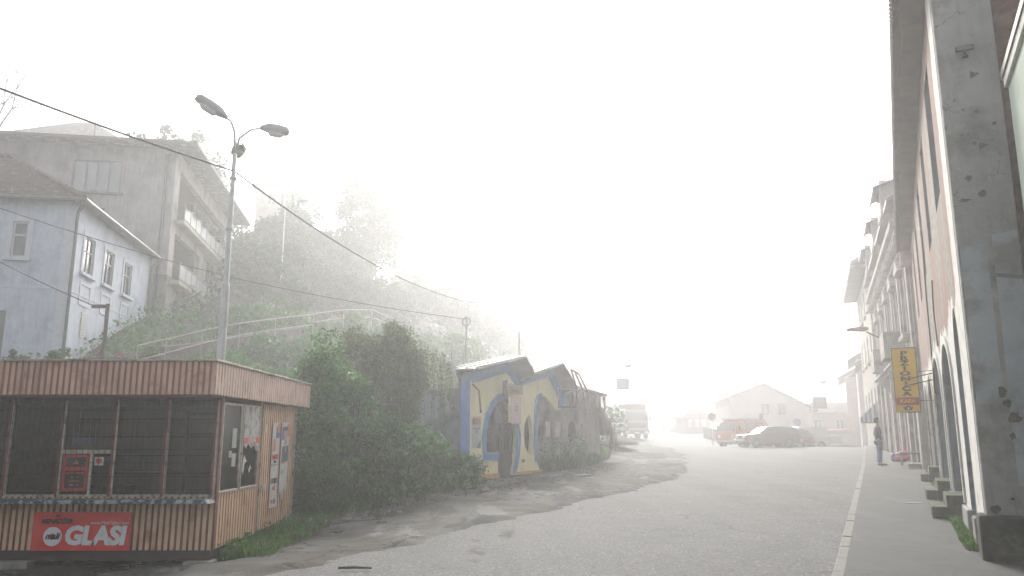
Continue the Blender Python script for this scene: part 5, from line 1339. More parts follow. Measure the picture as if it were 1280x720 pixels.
def blades_walk():
    V = []
    for _ in range(1500):
        u, v, s = walk_f(); p = SW(u, v, road_z(u, v)+.12); a, b = random.uniform(0,6.28), random.uniform(0,6.28); h = .12*s
        dx, dy = .01*math.cos(a), .01*math.sin(a); V += [(p.x-dx,p.y-dy,p.z),(p.x+dx,p.y+dy,p.z),(p.x+dx+.03*math.cos(b),p.y+dy+.03*math.sin(b),p.z+h*.6),(p.x+.06*math.cos(b),p.y+.06*math.sin(b),p.z+h)]
    return tag(leaf_object('grass', np.array(V), leaf_g), kind='stuff')
blades_walk()
# slope undergrowth: leaf size grows with distance
def slope_f():
    Y = random.uniform(17.5, 42)**1; X = -random.uniform(1.5, 22)*Y/28
    u, v = US(X, Y)
    if hill_z(u, v) < .15: return None
    for O_, l_, d_ in ((HO, 11.2, 9.6), (AO, 22.2, 13.8)):
        dx, dy = X-O_.x, Y-O_.y; a_ = dx*math.cos(HA)+dy*math.sin(HA); b_ = -dx*math.sin(HA)+dy*math.cos(HA)
        if -l_ < a_ < .25 and -.3 < b_ < d_: return None
    return (u, v, .6 + Y/40)
scatter('undergrowth', 16000, slope_f, leaf_m, .13, .6, .6, clump=7)
def slope_f2():
    Y = random.uniform(40, 125); X = random.uniform(-.52, .16)*Y
    u, v = US(X, Y)
    if hill_z(u, v) < .3: return None
    return (u, v, .7 + Y/60)
scatter('undergrowth', 16000, slope_f2, leaf_f, .27, 1.3, .6, clump=7)
# low plants along the upper path beneath the houses
pink = leafmat('heather_leaf', (.14,.06,.08), (.22,.11,.13), (.07,.10,.04))
for i, (px, py, w, Y, m_, lab) in enumerate([(75,428,34,24.5,leaf_d,'dark rounded shrub at the foot of the blue house'),(118,432,40,24.6,pink,'mauve flowering shrub in front of the blue house'),(152,434,36,25,pink,'mauve flowering shrub by the downpipe of the blue house'),(185,428,30,27,leaf_o,'rusty low shrub at the start of the handrail'),(20,436,40,24.3,leaf_d,'low dark shrub at the left corner of the blue house')]):
    shrub(px, py, None, w, Y, lab, m_, 3500, .07, .8, 26, .16, 'garden shrubs below the houses', 'garden_shrub', 3)

# ---- trees
def tree(name, loc, h, cr, label, m, nleaf=3500, lsize=.38, conifer=False, group=None, trunk=True, seed=0, ncl=45, lean=0):
    R = root(name, loc, seed*1.3, label, 'tree', group)
    r = random.Random(seed)
    b = MB(); b.tube([(0,0,-.6),(.05,.03,h*.3),(.1,-.05,h*.6),(.12,0,h*.93)], [h*.025+.05, h*.02+.04, h*.012+.02, .02], 7); b.build('trunk', bark, R)
    b = MB()
    for k in range(9):
        z = h*(.28+.065*k); a = r.uniform(0, 2*PI); L_ = cr*(.95 - .06*k)
        b.tube([(.05,0,z),(L_*.5*math.cos(a), L_*.5*math.sin(a), z+L_*.25),(L_*.9*math.cos(a), L_*.9*math.sin(a), z+L_*.5)], [.05,.03,.012], 5)
    b.build('limb', bark, R)
    if conifer:
        g = np.random.default_rng(seed); n = nleaf; t = g.random(n)**.8; z = h*(.08 + .92*t); rad = cr*(1-t)**.75*np.sqrt(g.random(n))*(1+.25*np.sin(z*5.0)); a = g.uniform(0, 2*PI, n)
        P = np.stack([rad*np.cos(a), rad*np.sin(a), z - rad*.25], 1); N = np.stack([np.cos(a), np.sin(a), np.full(n, .5)], 1)
    else:
        if name == 'large_tree': P, N = clumpy((0, 0, h*.5), (cr*.84, cr*.84, h*.47), ncl, cr*.24, nleaf, seed)
        else: P, N = clumpy((0, 0, h*.58), (cr*.8, cr*.8, h*.38), ncl, cr*.32, nleaf, seed)
    leaf_object('crown', leaves(P, N, lsize, .6, .6), m, R)
    return R
# the big tree standing in the fog on the shoulder of the hill
p = at(462, 345, 76)
big = tree('large_tree', (p.x, p.y, HW(p.x, p.y)), max(9, at(460,178,78).z - HW(p.x,p.y)), 4.3, 'tall fog-veiled tree alone on the shoulder of the hill', leaf_f, 40000, .26, seed=3, ncl=170)
T0 = tree('hill_tree', (0,0,0), 7.0, 2.4, 'x', leaf_f, 9500, .21, seed=5, ncl=60)
T1 = tree('hill_tree', (0,0,0), 5.0, 2.2, 'x', leaf_f, 8500, .19, seed=6, ncl=60)
T2 = tree('hill_bush', (0,0,0), 2.6, 1.7, 'x', leaf_m, 4200, .17, seed=8, ncl=44)
used = set()
spots = []
# (px of trunk, Y, kind, scale)
for (px, Y, k, s) in [(318,60,0,1.0),(338,66,0,1.0),(300,58,1,1.0),(352,72,0,1.1),(375,70,1,1.0),(395,74,1,1.0),(285,55,0,.8),(410,66,1,1.0),(430,72,1,1.1),(500,84,1,1.0),(520,86,1,.9),(540,92,1,1.0),(562,95,1,.9),(585,98,1,1.0),(605,100,1,.95),(628,104,1,1.0),(650,104,1,.9),(668,108,0,.8),(690,110,0,.8),(712,112,1,1.1),(735,116,1,1.1),(758,118,0,.8),(300,48,1,1.0),(330,52,1,1.05),(365,56,1,.9),(345,47,1,.8),(390,58,1,.8),(420,56,1,.9),(450,60,1,1.0),(480,64,1,1.0),(510,70,1,1.0),(545,74,1,1.0),(575,76,1,1.0),(610,82,1,1.0),(640,88,1,1.0),
     (300,38,2,1.1),(330,40,2,1.2),(360,43,2,1.0),(310,33,2,.9),(345,34,2,.9),(420,44,2,1.2),(450,46,2,1.2),(480,44,2,1.1),(520,50,2,1.2),(400,36,2,.9),(430,34,2,.8),(550,52,2,1.3),(580,56,2,1.3),(470,36,2,.9),(505,38,2,1.0),(540,42,2,1.0),(260,30,2,.7),(285,28,2,.7),(310,27,2,.7),(340,27,2,.8),(370,28,2,.8),(235,28,2,.6),(395,30,2,.8)]:
    X = (px-640)/ (FPX*CP+60) * Y
    u, v = US(X, Y)
    src = (T0, T1, T2)[k]
    far = Y > 62
    lab = ('fog-faded leafy tree on the upper slope' if k == 0 else 'low bushy tree on the overgrown slope') if k < 2 else 'rounded green bush on the slope below the path'
    grp = ('trees on the upper slope' if k == 0 else 'bushy trees on the slope') if k < 2 else 'bushes on the slope'
    o = src if src.name not in used else copy_tree(src)
    used.add(src.name)
    o.location = (X, Y, HW(X, Y) - .1); o.scale = (s,)*3; o.rotation_euler[2] = random.uniform(0, 6.28); o['label'] = lab; o['group'] = grp
    if 'bush' in o.name: o['category'] = 'bush'
for o in (T2,): o['category'] = 'bush'
# trees behind the apartment house and at the picture's left edge
for i, (px, py, Y, h, lab) in enumerate([(205,150,54,9,'leafy tree rising behind the apartment house roof'),(250,165,56,8,'tree behind the right end of the apartment house roof')]):
    p = at(px, py, Y); tree('garden_tree', (p.x, p.y, p.z - h), h, 2.6, lab, leaf_f, 5000, .28, seed=20+i)
p = at(8, 108, 40); R = root('bare_tree', (p.x, p.y, p.z-5.5), 0, 'bare branched tree at the left edge above the roofs', 'tree')
b = MB()
def branch(p, d, L_, r, k):
    q = p + d*L_; b.tube([p, (p+q)/2 + Vector((random.gauss(0,.03),0,random.gauss(0,.03)))*L_, q], [r, r*.8, r*.6], 5)
    if k: 
        for _ in range(3): branch(q, (d + Vector((random.gauss(0,.5), random.gauss(0,.5), random.gauss(.1,.35)))).normalized(), L_*.66, r*.55, k-1)
branch(Vector((0,0,0)), Vector((-.1,0,1)), 2.8, .12, 5); b.build('limb', bark, R)
# bushes beyond the cement building
tree('roadside_bush', (*SW(-16.6, 43.5, 0).xy, road_z(-15.5,43.5)-.3), 3.2, 1.3, 'dark bush at the end of the tin shed', leaf_d, 5000, .2, seed=31)
tree('roadside_bush', (*SW(-19.5, 48, 0).xy, road_z(-17.5,49)-.3), 4.0, 1.5, 'taller bush behind the tin shed near the banner pole', leaf_d, 5000, .2, seed=32)
# far wooded ridge beyond the junction, read as one mass
def ridge_f():
    Y = random.uniform(125, 150); X = lerp(-.1, .52, random.random())*Y; return (*US(X, Y), 2.6)
# rubble, leaves and stones at the foot of the bank
stone = mat('rubble_stone', (.20,.19,.17), .95, .3, 4, bump=.3)
b = MB()
for _ in range(900):
    t = random.random()
    if t < .9:
        Y = random.uniform(15.5, 26); X = interp(Y, [(15.5,-3.9),(17.3,-2.75),(22.3,-.9),(26,.3)]) + random.gauss(-.05, .28)
    else:
        Y = random.uniform(20, 30); s_k = .5; u = -3.0 + u_left(interp(Y,[(20,18),(40,42)])) - random.random()*1.2; v = interp(Y,[(20,18),(40,42)]); q = SW(u, v); X, Y = q.x, q.y
    u, v = US(X, Y); s = random.uniform(.015, .05) * (2 if random.random() < .04 else 1)
    rot = Matrix.Rotation(random.uniform(0,6.28), 3, 'Z') @ Matrix.Rotation(random.uniform(-.5,.5), 3, 'X')
    b.obox((X, Y, road_z(u, v) + .05 + s*.3), s*random.uniform(.7,1.5), s, s*.6, rot)
tag(b.build('rubble', stone), kind='stuff')
b = MB()
for _ in range(2600):
    Y = random.uniform(15, 24); X = interp(Y, [(15,-4.0),(17.3,-3.0),(22.3,-1.2),(24,-.9)]) + random.gauss(-.35, .35); u, v = US(X, Y); a = random.uniform(0,6.28); s = random.uniform(.02,.05)
    z = H(u, v) + .06 + random.random()*.03; dx, dy = s*math.cos(a), s*math.sin(a)
    b.add([(X-dx,Y-dy,z),(X+dy*.5,Y-dx*.5,z+.02),(X+dx,Y+dy,z+.005),(X-dy*.5,Y+dx*.5,z+.015)], [(0,1,2,3)])
tag(b.build('dead_leaves', dead, fix=False), kind='stuff')
# ============================================================ street lamps, poles, wires, railings
galv = mat('galvanised', (.42,.43,.44), .45, .1, 4, (.30,.30,.29), (2,.5,.65), 0, metal=.5)
lampc = plain('lamp_grey', (.25,.25,.26), .5)
def lamp_head(parent, base, d, L_=.85, m_=None, z=0, w=.17, hgt=.13):
    """cobra head from base along horizontal direction d"""
    d = Vector((d[0], d[1], d[2])).normalized(); s = Vector((-d.y, d.x, 0)).normalized(); n = d.cross(s) * -1
    n = n if n.z > 0 else -n
    rings = []
    for t, k in ((0,.4),(.10,.6),(.26,1.0),(.6,1.08),(.9,.95),(1.0,.55)):
        rings.append([Vector(base) + d*L_*t + s*w*k*math.cos(a) + n*(hgt*k*math.sin(a) if math.sin(a) > 0 else .07*k*math.sin(a)) for a in np.linspace(0, 2*PI, 14, endpoint=False)])
    b = MB(); b.loft(rings); h = b.build('lamp_head', m_ or lampc, parent, smooth=True)
    rings = [[Vector(base) + d*L_*t + s*w*.75*k*math.cos(a) - n*(.05 + .12*k*abs(math.sin(a))*(math.sin(a) > 0)) for a in np.linspace(0, 2*PI, 12, endpoint=False)] for t, k in ((.28,.3),(.36,.9),(.7,.95),(.85,.3))]
    b = MB(); b.loft(rings); b.build('lens', plain('lamp_lens', (.45,.42,.42), .3) if 'lamp_lens' not in MATS else MATS['lamp_lens'], h, smooth=True)
    return h
YL = 18.0
pt = at(293.5, 192, YL); pb = at(275, 452, YL); zb = HW(pt.x, YL)
sl = root('street_lamp', (pt.x, YL, zb), 0, 'tall galvanised street lamp with three heads behind the kiosk', 'street lamp')
xo_ = 0; hz = pt.z - zb
kz = at(283, 356, YL).z - zb
b = MB(); b.tube([(0,0,-.2),(0,0,kz),(0,0,kz+.06)], [.10,.095,.075], 12); b.tube([(0,0,kz+.05),(0,0,hz)], [.068,.05], 12)
for z in (kz, kz+1.35, kz+2.6): b.lathe([(.085,-.03),(.092,0),(.085,.03)], 12, (0,0,z))
b.build('pole', galv, sl, smooth=False)
for (hx, hy, px1, py1, px2, py2) in ((0,0, 284,148, 249,129), (0,0, 293,172, 273,174), (0,0, 325,160, 363,163)):
    e0, e1 = at(px1, py1, YL) - sl.location, at(px2, py2, YL) - sl.location
    if px1 == 284: e1.y -= .5
    if px1 == 293: e0.y += .5; e1.y += 1.2; e0.z += .0
    if px1 == 325: e1.y += .25
    b = MB(); b.tube([(0,0,hz-.05),(e0.x*.15,e0.y*.15,lerp(hz,e0.z,.6)),(e0.x*.6,e0.y*.6,lerp(hz,e0.z,.92)),tuple(e0)], [.035,.032,.028,.025], 8); b.build('arm', galv, sl, smooth=True)
    lamp_head(sl, e0, e1 - e0, max(.55,(e1-e0).length*.88), w=.16, hgt=.16)
# slimmer lamps up the slope and along the road
def pole_lamp(px, pyb, pyt, Y, lab, arm=(.9, 0), head=True, banner=None, r=.06, name='street_lamp', grp='slender lamp posts', bcol=None):
    t = at(px, pyt, Y); g_ = HW(t.x, Y); z0 = min(at(px, pyb, Y).z, g_ + 3) if pyb else g_
    s = root(name, (t.x, Y, min(z0, g_ + .2) - .1), 0, lab, 'street lamp' if head else 'pole', grp); h = t.z - s.location.z
    b = MB(); b.tube([(0,0,0),(0,0,h)], [r, r*.6], 8); b.build('pole', galv, s)
    if head:
        b = MB(); b.tube([(0,0,h-.05),(arm[0]*.4,arm[1]*.4,h+.12),(arm[0],arm[1],h+.15)], .03, 6); b.build('arm', galv, s)
        lamp_head(s, (arm[0],arm[1],h+.15), (arm[0],arm[1],.05), .8)
    if banner:
        z, w_, hh_ = banner; b = MB(); b.box(.1, .1+w_, -.05, .05, z, z+hh_); b.build('banner', plain('banner_%d' % px, bcol), s)
        b = MB(); b.box(.1+w_*.2, .1+w_*.8, -.056, -.052, z+hh_*.2, z+hh_*.8); b.build('banner_print', plain('banner_print_%d' % px, (.16,.10,.14)), s)
    return s
pole_lamp(357, 373, 252, 50, 'slim lamp post standing on the slope among bushes', (.0+.6, .3))
pole_lamp(649, 445, 376, 45, 'bare grey pole behind the yellow shop with the heavy cable', head=False, r=.07)
pole_lamp(768, 550, 460, 66, 'foggy lamp post with a dark square banner beside the truck', (.7,0), banner=(at(774,487,66).z+.5, 1.1, .95), bcol=(.12,.08,.14), r=.08)
pole_lamp(781, 548, 482, 90, 'thin pole behind the truck', head=False)
pole_lamp(1013, 557, 480, 74, 'foggy lamp post with a banner right of the big pale house', (.8,0), banner=(at(1020,515,74).z+1.8, 1.3, 1.1), bcol=(.15,.08,.12), r=.08)
s = pole_lamp(583, 470, 397, 27.5, 'thin pole with a wire loop behind the corner of the yellow shop', head=False, r=.045)
h = at(583,397,27.5).z - s.location.z
b = MB(); b.tube([(.14*math.cos(a), 0, h-.15+.14*math.sin(a)) for a in np.linspace(0, 2*PI, 15)], .018, 5); b.build('loop', bronze, s)
# service post by the blue house
p = at(135, 380, 22); pg = root('service_post', (p.x, 22, HW(p.x,22)), 0, 'dark wooden service post before the blue house', 'pole'); hp = p.z - pg.location.z
b = MB(); b.tube([(0,0,-.2),(0,0,hp)], .055, 8); b.build('pole', bronze, pg); b = MB(); b.box(-.45,.0,-.03,.03,hp-.12,hp-.02); b.build('crossarm', bronze, pg)
def wire(name, pts, r, lab, sag=0, n=40):
    pts = [Vector(p) for p in pts]; out = []
    for i in range(len(pts)-1):
        for k in range(n):
            t = k/n; q = pts[i].lerp(pts[i+1], t); q.z -= sag*4*t*(1-t)*(pts[i+1]-pts[i]).length/30; out.append(q)
    out.append(pts[-1]); b = MB(); b.tube(out, r, 5); return tag(b.build(name, wire_dark, smooth=True), lab, 'cable')
A = at(-40, 95, 13); B = at(293, 214, 18); C = at(500, 341, 30); D = at(649, 377, 45)
wire('overhead_cable', [A, B], .022, 'thick black cable from the left edge to the three headed lamp', .25)
wire('overhead_cable', [B, D], .022, 'thick black cable sagging from the three headed lamp to the pole behind the shop', 1.3)
wire('overhead_wire', [at(-30,250,20), at(290,347,24), at(583,399,27.5)], .012, 'thin wire crossing the house fronts to the pole with the loop', .35)
wire('overhead_wire', [at(-30,312,19.5), Vector((pg.location.x-.4, 22, pg.location.z+hp-.05))], .014, 'thin black wire from the left edge to the dark service post', .35)
wire('overhead_wire', [D, at(900, 440, 110)], .02, 'faint cable from the pole behind the shop into the fog', .6)
# handrail of the steps path
rail_m = mat('rail_paint', (.26,.23,.21), .6, .2, 5, bump=0)
def rail(name, pts, lab, hs=(.5, 1.0), n=6, m_=None):
    R = root(name, pts[0], 0, lab, 'railing', 'handrails of the path'); P = [Vector(p) - Vector(pts[0]) for p in pts]
    b = MB()
    for h_ in hs: b.tube([p + Vector((0,0,h_)) for p in P], .024, 6)
    b.build('rail', m_ or rail_m, R)
    for p in P:
        b = MB(); b.tube([p + Vector((0,0,-.5)), p + Vector((0,0,hs[-1]))], .022, 6); b.build('post', rail_m, R)
    return R
def gp(px, py, Y, dz=0):
    p = at(px, py, Y); return (p.x, p.y, p.z - dz)
rail('handrail', [gp(172,432,26,1.0), gp(208,424,27.5,1), gp(253,413,29.5,1), gp(300,404,32,1), gp(345,398,35,1), gp(392,393,38,1)], 'long galvanised handrail climbing the slope behind the lamp')
rail('handrail', [gp(392,392,40,.9), gp(430,387,43,.9), gp(465,387,46,.9), gp(500,402,49,.9)], 'upper handrail curving away above the bushes', (.45,.9))
# low reddish wall beside the path
b = MB(); 
for A_, B_ in (((205,432,28.5),(300,420,33)),((300,420,33),(375,408,38))):
    a, c = Vector(gp(*A_)), Vector(gp(*B_)); a.z -= .35; c.z -= .35; b.bar(a, c, .25, .6)
tag(b.build('path_wall', mat('path_wall', (.15,.12,.11), .95, .3, 3, bump=.3), None), 'low reddish retaining wall along the climbing path', 'wall')

# ============================================================ vehicles
tyre = plain('tyre', (.02,.02,.02), .9); hub = plain('hubcap', (.16,.16,.16), .5, .3); chrome = plain('bumper_grey', (.4,.4,.4), .35, .4)
vglass = mat('vehicle_glass', (.10,.11,.12), .1, .1, 1, bump=0, spec=.8); lampg = plain('headlight', (.7,.7,.68), .15)
tail = plain('tail_light', (.35,.02,.02), .3)
def wheel(parent, x, y, r, w=.19):
    b = MB(); b.lathe([(r*.6,-w/2),(r*.93,-w/2),(r,-w/2+.03),(r,w/2-.03),(r*.93,w/2),(r*.6,w/2)], 24, (x,y,r), 'y'); t = b.build('wheel', tyre, parent)
    s = -1 if y < 0 else 1
    b = MB(); b.lathe([(r*.60,-.02),(r*.58,.0),(r*.3,.03),(r*.1,.04)] if s > 0 else [(r*.60,.02),(r*.58,0),(r*.3,-.03),(r*.1,-.04)], 18, (x,y+s*w/2,r), 'y'); b.build('hubcap', hub, t)
def car(name, loc, rz, label, cat, colm, lower, green, L_, W, wx, wr, win_rects, extra=None, grp=None, glassfront=None):
    """lower: (x,z) outline of body; green: (x,z) glasshouse outline, x forward. Sides tumble in."""
    R = root(name, loc, rz, label, cat, grp)
    def section(poly, wfun, nm, m_, bevel):
        b = MB(); n = len(poly)
        vs = [(x, -wfun(z), z) for x, z in poly] + [(x, wfun(z), z) for x, z in poly]
        tr = tessellate_polygon([[Vector((x, z, 0)) for x, z in poly]])
        b.add(vs, [tuple(t) for t in tr] + [tuple(i+n for i in reversed(t)) for t in tr] + [(i, (i+1)%n, n+(i+1)%n, n+i) for i in range(n)])
        return b.build(nm, m_, R, bevel=bevel, smooth=False)
    hw = W/2; belt = max(z for x, z in lower)
    body = section(lower, lambda z: hw - .03*max(0, (z-belt+.3)), 'body', colm, .035)
    cab = section(green, lambda z: hw - .02 - .13*max(0, (z-belt)/ .5), 'cabin', colm, .025)
    for poly in win_rects:
        for s in (-1, 1):
            b = MB(); cx = sum(p[0] for p in poly)/len(poly)
            f = lambda z: hw - .02 - .13*max(0, (z-belt)/.5)
            b.slab(poly, [], .012, lambda x, z, d: (x, s*(f(z) + .002 + d), z)); b.build('side_window', vglass, cab)
    if glassfront:
        for (x0, z0, x1, z1, nm) in glassfront:
            b = MB(); f = lambda z: hw - .10 - .13*max(0, (z-belt)/.5)
            dx, dz = (z1-z0), -(x1-x0); l = math.hypot(dx, dz); 
            if nm == 'rear_window': dx, dz = -dx, -dz
            dx, dz = abs(dx)/l*(1 if nm == 'windscreen' else -1), abs(dz)/l
            o = [(x0+dx*.012, z0+dz*.012), (x1+dx*.012, z1+dz*.012)]
            b.add([(o[0][0],-f(z0),o[0][1]),(o[0][0],f(z0),o[0][1]),(o[1][0],f(z1),o[1][1]),(o[1][0],-f(z1),o[1][1])], [(0,1,2,3)]); b.build(nm, vglass, cab, fix=False)
    for x in wx:
        for s in (-1, 1):
            b = MB(); b.lathe([(wr+.07,-.01),(wr+.07,.012)], 24, (x, s*(hw-.006), wr), 'y'); b.build('wheel_arch', tyre, R)
            wheel(R, x, s*(hw-.10), wr)
    if extra: extra(R, hw)
    return R
red_ = plain('faded_red', (.22,.05,.04), .4); darkred = plain('dark_maroon', (.11,.022,.045), .35); whitep = plain('van_white', (.45,.46,.47), .45); orange_p = plain('van_orange', (.55,.16,.05), .5)
def gnd(px, Y): 
    X = (px-640)/(FPX*CP+30)*Y; return Vector((X, Y, HW(X, Y)+.01))
def wagon_bits(R, hw):
    for s in (-1, 1):
        b = MB(); b.box(2.06, 2.13, s*.52-.2, s*.52+.2, .62, .78); b.build('headlight', lampg, R)
        b = MB(); b.box(-2.14, -2.08, s*.66-.12, s*.66+.12, .55, .85); b.build('tail_light', tail, R)
        b = MB(); b.box(.95, 1.1, s*(hw+.02)-.02+s*.06-.05, s*(hw+.02)+.02+s*.06+.05, .95, 1.06); b.build('mirror', darkred, R)
    b = MB(); b.box(2.06, 2.12, -.3, .3, .62, .78); b.build('grille', tyre, R)
    b = MB(); b.box(2.08, 2.24, -hw+.02, hw-.02, .38, .52); b.build('bumper', chrome, R, bevel=.02); b = MB(); b.box(-2.24,-2.08,-hw+.02,hw-.02,.40,.54); b.build('bumper', chrome, R, bevel=.02)
    b = MB(); b.box(2.245,2.25,-.25,.25,.40,.5); b.build('number_plate', paper, R)
    b = MB()
    for s in (-1,1): b.box(-1.5,.5,s*.5-.015,s*.5+.015,1.43,1.46)
    b.build('roof_rack', chrome, R)
low_w = [(-2.1,.3),(-1.72,.26),(1.75,.24),(2.08,.34),(2.1,.66),(2.02,.84),(1.0,.93),(-2.0,.93),(-2.12,.8)]
grn_w = [(-2.05,.9),(1.05,.9),(.38,1.38),(-.2,1.42),(-1.6,1.40),(-1.88,1.34)]
car('station_wagon', gnd(958,57), PI+R_(-6)+R_(17), 'dark maroon estate car parked side-on at the crest', 'car', darkred, low_w, grn_w, 4.2, 1.62, (1.32,-1.22), .30,
    [[(.80,.95),(.28,1.34),(-.25,1.36),(-.25,.95)],[(-.32,.95),(-.32,1.36),(-.98,1.36),(-1.0,.95)],[(-1.07,.95),(-1.05,1.36),(-1.72,1.33),(-1.92,.95)]], wagon_bits, None, [(1.02,.93,.42,1.36,'windscreen'),(-2.05,.95,-1.9,1.32,'rear_window')])
low_h = [(-1.8,.3),(-1.5,.26),(1.5,.24),(1.8,.34),(1.82,.66),(1.75,.82),(.9,.92),(-1.75,.92),(-1.84,.75)]
grn_h = [(-1.80,.9),(.95,.9),(.35,1.38),(-.3,1.42),(-1.15,1.40),(-1.5,1.3)]
def hatch_bits(R, hw):
    for s in (-1, 1):
        b = MB(); b.box(1.79, 1.84, s*.5-.14, s*.5+.14, .58, .74); b.build('headlight', lampg, R)
        b = MB(); b.box(-1.87,-1.82, s*.6-.12, s*.6+.12, .55, .8); b.build('tail_light', tail, R)
    b = MB(); b.box(-1.92,-1.80,-hw,hw,.4,.54); b.build('bumper', tyre, R, bevel=.02); b = MB(); b.box(1.8,1.92,-hw,hw,.36,.5); b.build('bumper', tyre, R, bevel=.02)
car('hatchback', gnd(982,60.5), PI+R_(-2)+R_(22), 'small faded red hatchback parked behind the maroon estate', 'car', red_, low_h, grn_h, 3.7, 1.6, (1.15,-1.15), .28,
    [[(.75,.95),(.25,1.33),(-.3,1.36),(-.3,.95)],[(-.38,.95),(-.38,1.36),(-1.1,1.34),(-1.45,.98)]], hatch_bits, None, [(.92,.93,.38,1.36,'windscreen'),(-1.82,.95,-1.52,1.3,'rear_window')])
low_v = [(-1.9,.35),(1.7,.3),(1.95,.45),(1.95,.8),(1.5,1.0),(-1.92,1.0)]
grn_v = [(-1.92,.98),(1.5,.98),(.9,1.60),(.4,1.78),(-1.7,1.80),(-1.9,1.7)]
def van_bits(R, hw):
    b = MB(); b.box(-1.98,-1.9,-hw,hw,.4,.55); b.build('bumper', tyre, R)
    for s in (-1, 1): b = MB(); b.box(-1.96,-1.91,s*.68-.08,s*.68+.08,.7,1.0); b.build('tail_light', tail, R)
car('white_van', gnd(1000,63), PI+R_(-10)+R_(20), 'small white panel van nearest the white stall', 'van', whitep, low_v, grn_v, 3.9, 1.6, (1.15,-1.2), .3, [[(1.2,1.08),(.75,1.55),(.15,1.6),(.15,1.08)]], van_bits, None, [(1.45,1.02,.95,1.55,'windscreen')])
low_o = [(-2.2,.35),(2.1,.32),(2.25,.5),(2.25,1.15),(2.18,1.25),(-2.22,1.25)]
grn_o = [(-2.22,1.22),(2.18,1.22),(1.85,1.95),(1.5,2.15),(-2.0,2.18),(-2.2,2.0)]
def camper_bits(R, hw):
    for s in (-1, 1):
        b = MB(); b.lathe([(.13,0),(.13,.04),(.1,.06)], 16, (2.24, s*.62, .85), 'x'); b.build('headlight', lampg, R)
        b = MB(); b.box(1.75,1.9,s*(hw+.1)-.04,s*(hw+.1)+.04,1.35,1.65); b.build('mirror', tyre, R)
    b = MB(); b.box(2.24,2.36,-hw,hw,.42,.6); b.build('bumper', whitep, R, bevel=.02); b = MB(); b.box(-1.9,1.7,-.75,.75,2.16,2.24); b.build('roof_panel', whitep, R)
car('camper_van', gnd(928,63), PI+R_(38), 'orange high roofed van facing left behind the maroon estate', 'van', orange_p, low_o, grn_o, 4.5, 1.85, (1.45,-1.25), .34,
    [[(1.55,1.35),(1.45,1.95),(.75,2.0),(.75,1.35)],[(.55,1.4),(.55,1.95),(-.4,1.95),(-.4,1.4)],[(-.6,1.4),(-.6,1.95),(-1.6,1.95),(-1.6,1.4)]], camper_bits, None, [(2.2,1.28,1.88,1.93,'windscreen')])
# truck, seen from the front
def truck():
    g_ = gnd(793, 78); g_.z = at(793, 548, 78).z
    R = root('box_truck', (g_.x, 78, min(g_.z, road_z(*US(g_.x,78))+.1)), R_(180+2), 'box truck with a pale cab parked facing the camera on the verge', 'truck')
    # local: -y is rear... front faces +y after the turn; build front at +y
    cabm = plain('truck_cab', (.26,.25,.27), .45); boxm = plain('truck_box', (.5,.5,.5), .6); redp = plain('truck_red', (.16,.05,.08), .5)
    b = MB(); b.loft([[(x, y, z) for x, y in ((-1.2,-.9),(1.2,-.9),(1.2,yy),(1.05,yy+.1),(-1.05,yy+.1),(-1.2,yy))] for z, yy in ((.75,.95),(1.5,.98),(1.75,.93),(2.55,.72),(2.72,.60))]); c = b.build('cab', cabm, R, bevel=.04)
    b = MB(); b.add([(-1.0,1.045,1.78),(1.0,1.045,1.78),(.93,.85,2.52),(-.93,.85,2.52)], [(0,1,2,3)]); b.build('windscreen', vglass, c, fix=False)
    b = MB(); 
    for k in range(5): b.box(-.9,.9,1.08,1.12,1.05+k*.09,1.10+k*.09)
    b.build('grille', tyre, c)
    b = MB(); b.box(-1.0,1.0,.7,.95,2.74,3.3); b.build('visor_board', redp, c)
    b = MB(); b.box(-1.22,1.22,.95,1.22,.45,.78); bu = b.build('bumper', plain('truck_bumper', (.12,.12,.13)), R, bevel=.03)
    for s in (-1, 1):
        b = MB(); b.box(s*.9-.17,s*.9+.17,1.222,1.24,.55,.70); b.build('headlight', lampg, bu)
        b = MB(); b.box(s*1.38-.09,s*1.38+.09,.7,.78,1.75,2.25); b.bar((s*1.2,.74,2.2),(s*1.4,.74,2.2),.03); b.build('mirror', tyre, c)
        b = MB(); b.box(s*1.02-.16,s*1.02+.16,-.55,.55,0,1.0) if False else b.lathe([(.3,-.14),(.5,-.14),(.5,.14),(.3,.14)], 22, (s*1.0,.2,.5), 'x'); b.build('wheel', tyre, R)
        b = MB(); b.lathe([(.3,-.3),(.5,-.3),(.5,.14),(.3,.14)], 22, (s*1.0,-4.2,.5), 'x'); b.build('wheel', tyre, R)
    b = MB(); b.box(-.25,.25,1.225,1.24,.5,.62); b.build('number_plate', paper, bu)
    b = MB(); b.box(-1.27,1.27,-6.2,-1.0,1.0,3.45); b.build('cargo_box', boxm, R, bevel=.03)
    b = MB(); b.box(-.4,.4,-6.1,.9,.6,.95); b.build('chassis', tyre, R)
    b = MB(); b.box(-1.28,1.28,-.995,-.98,2.9,3.3); b.build('stripe', redp, R)
truck()
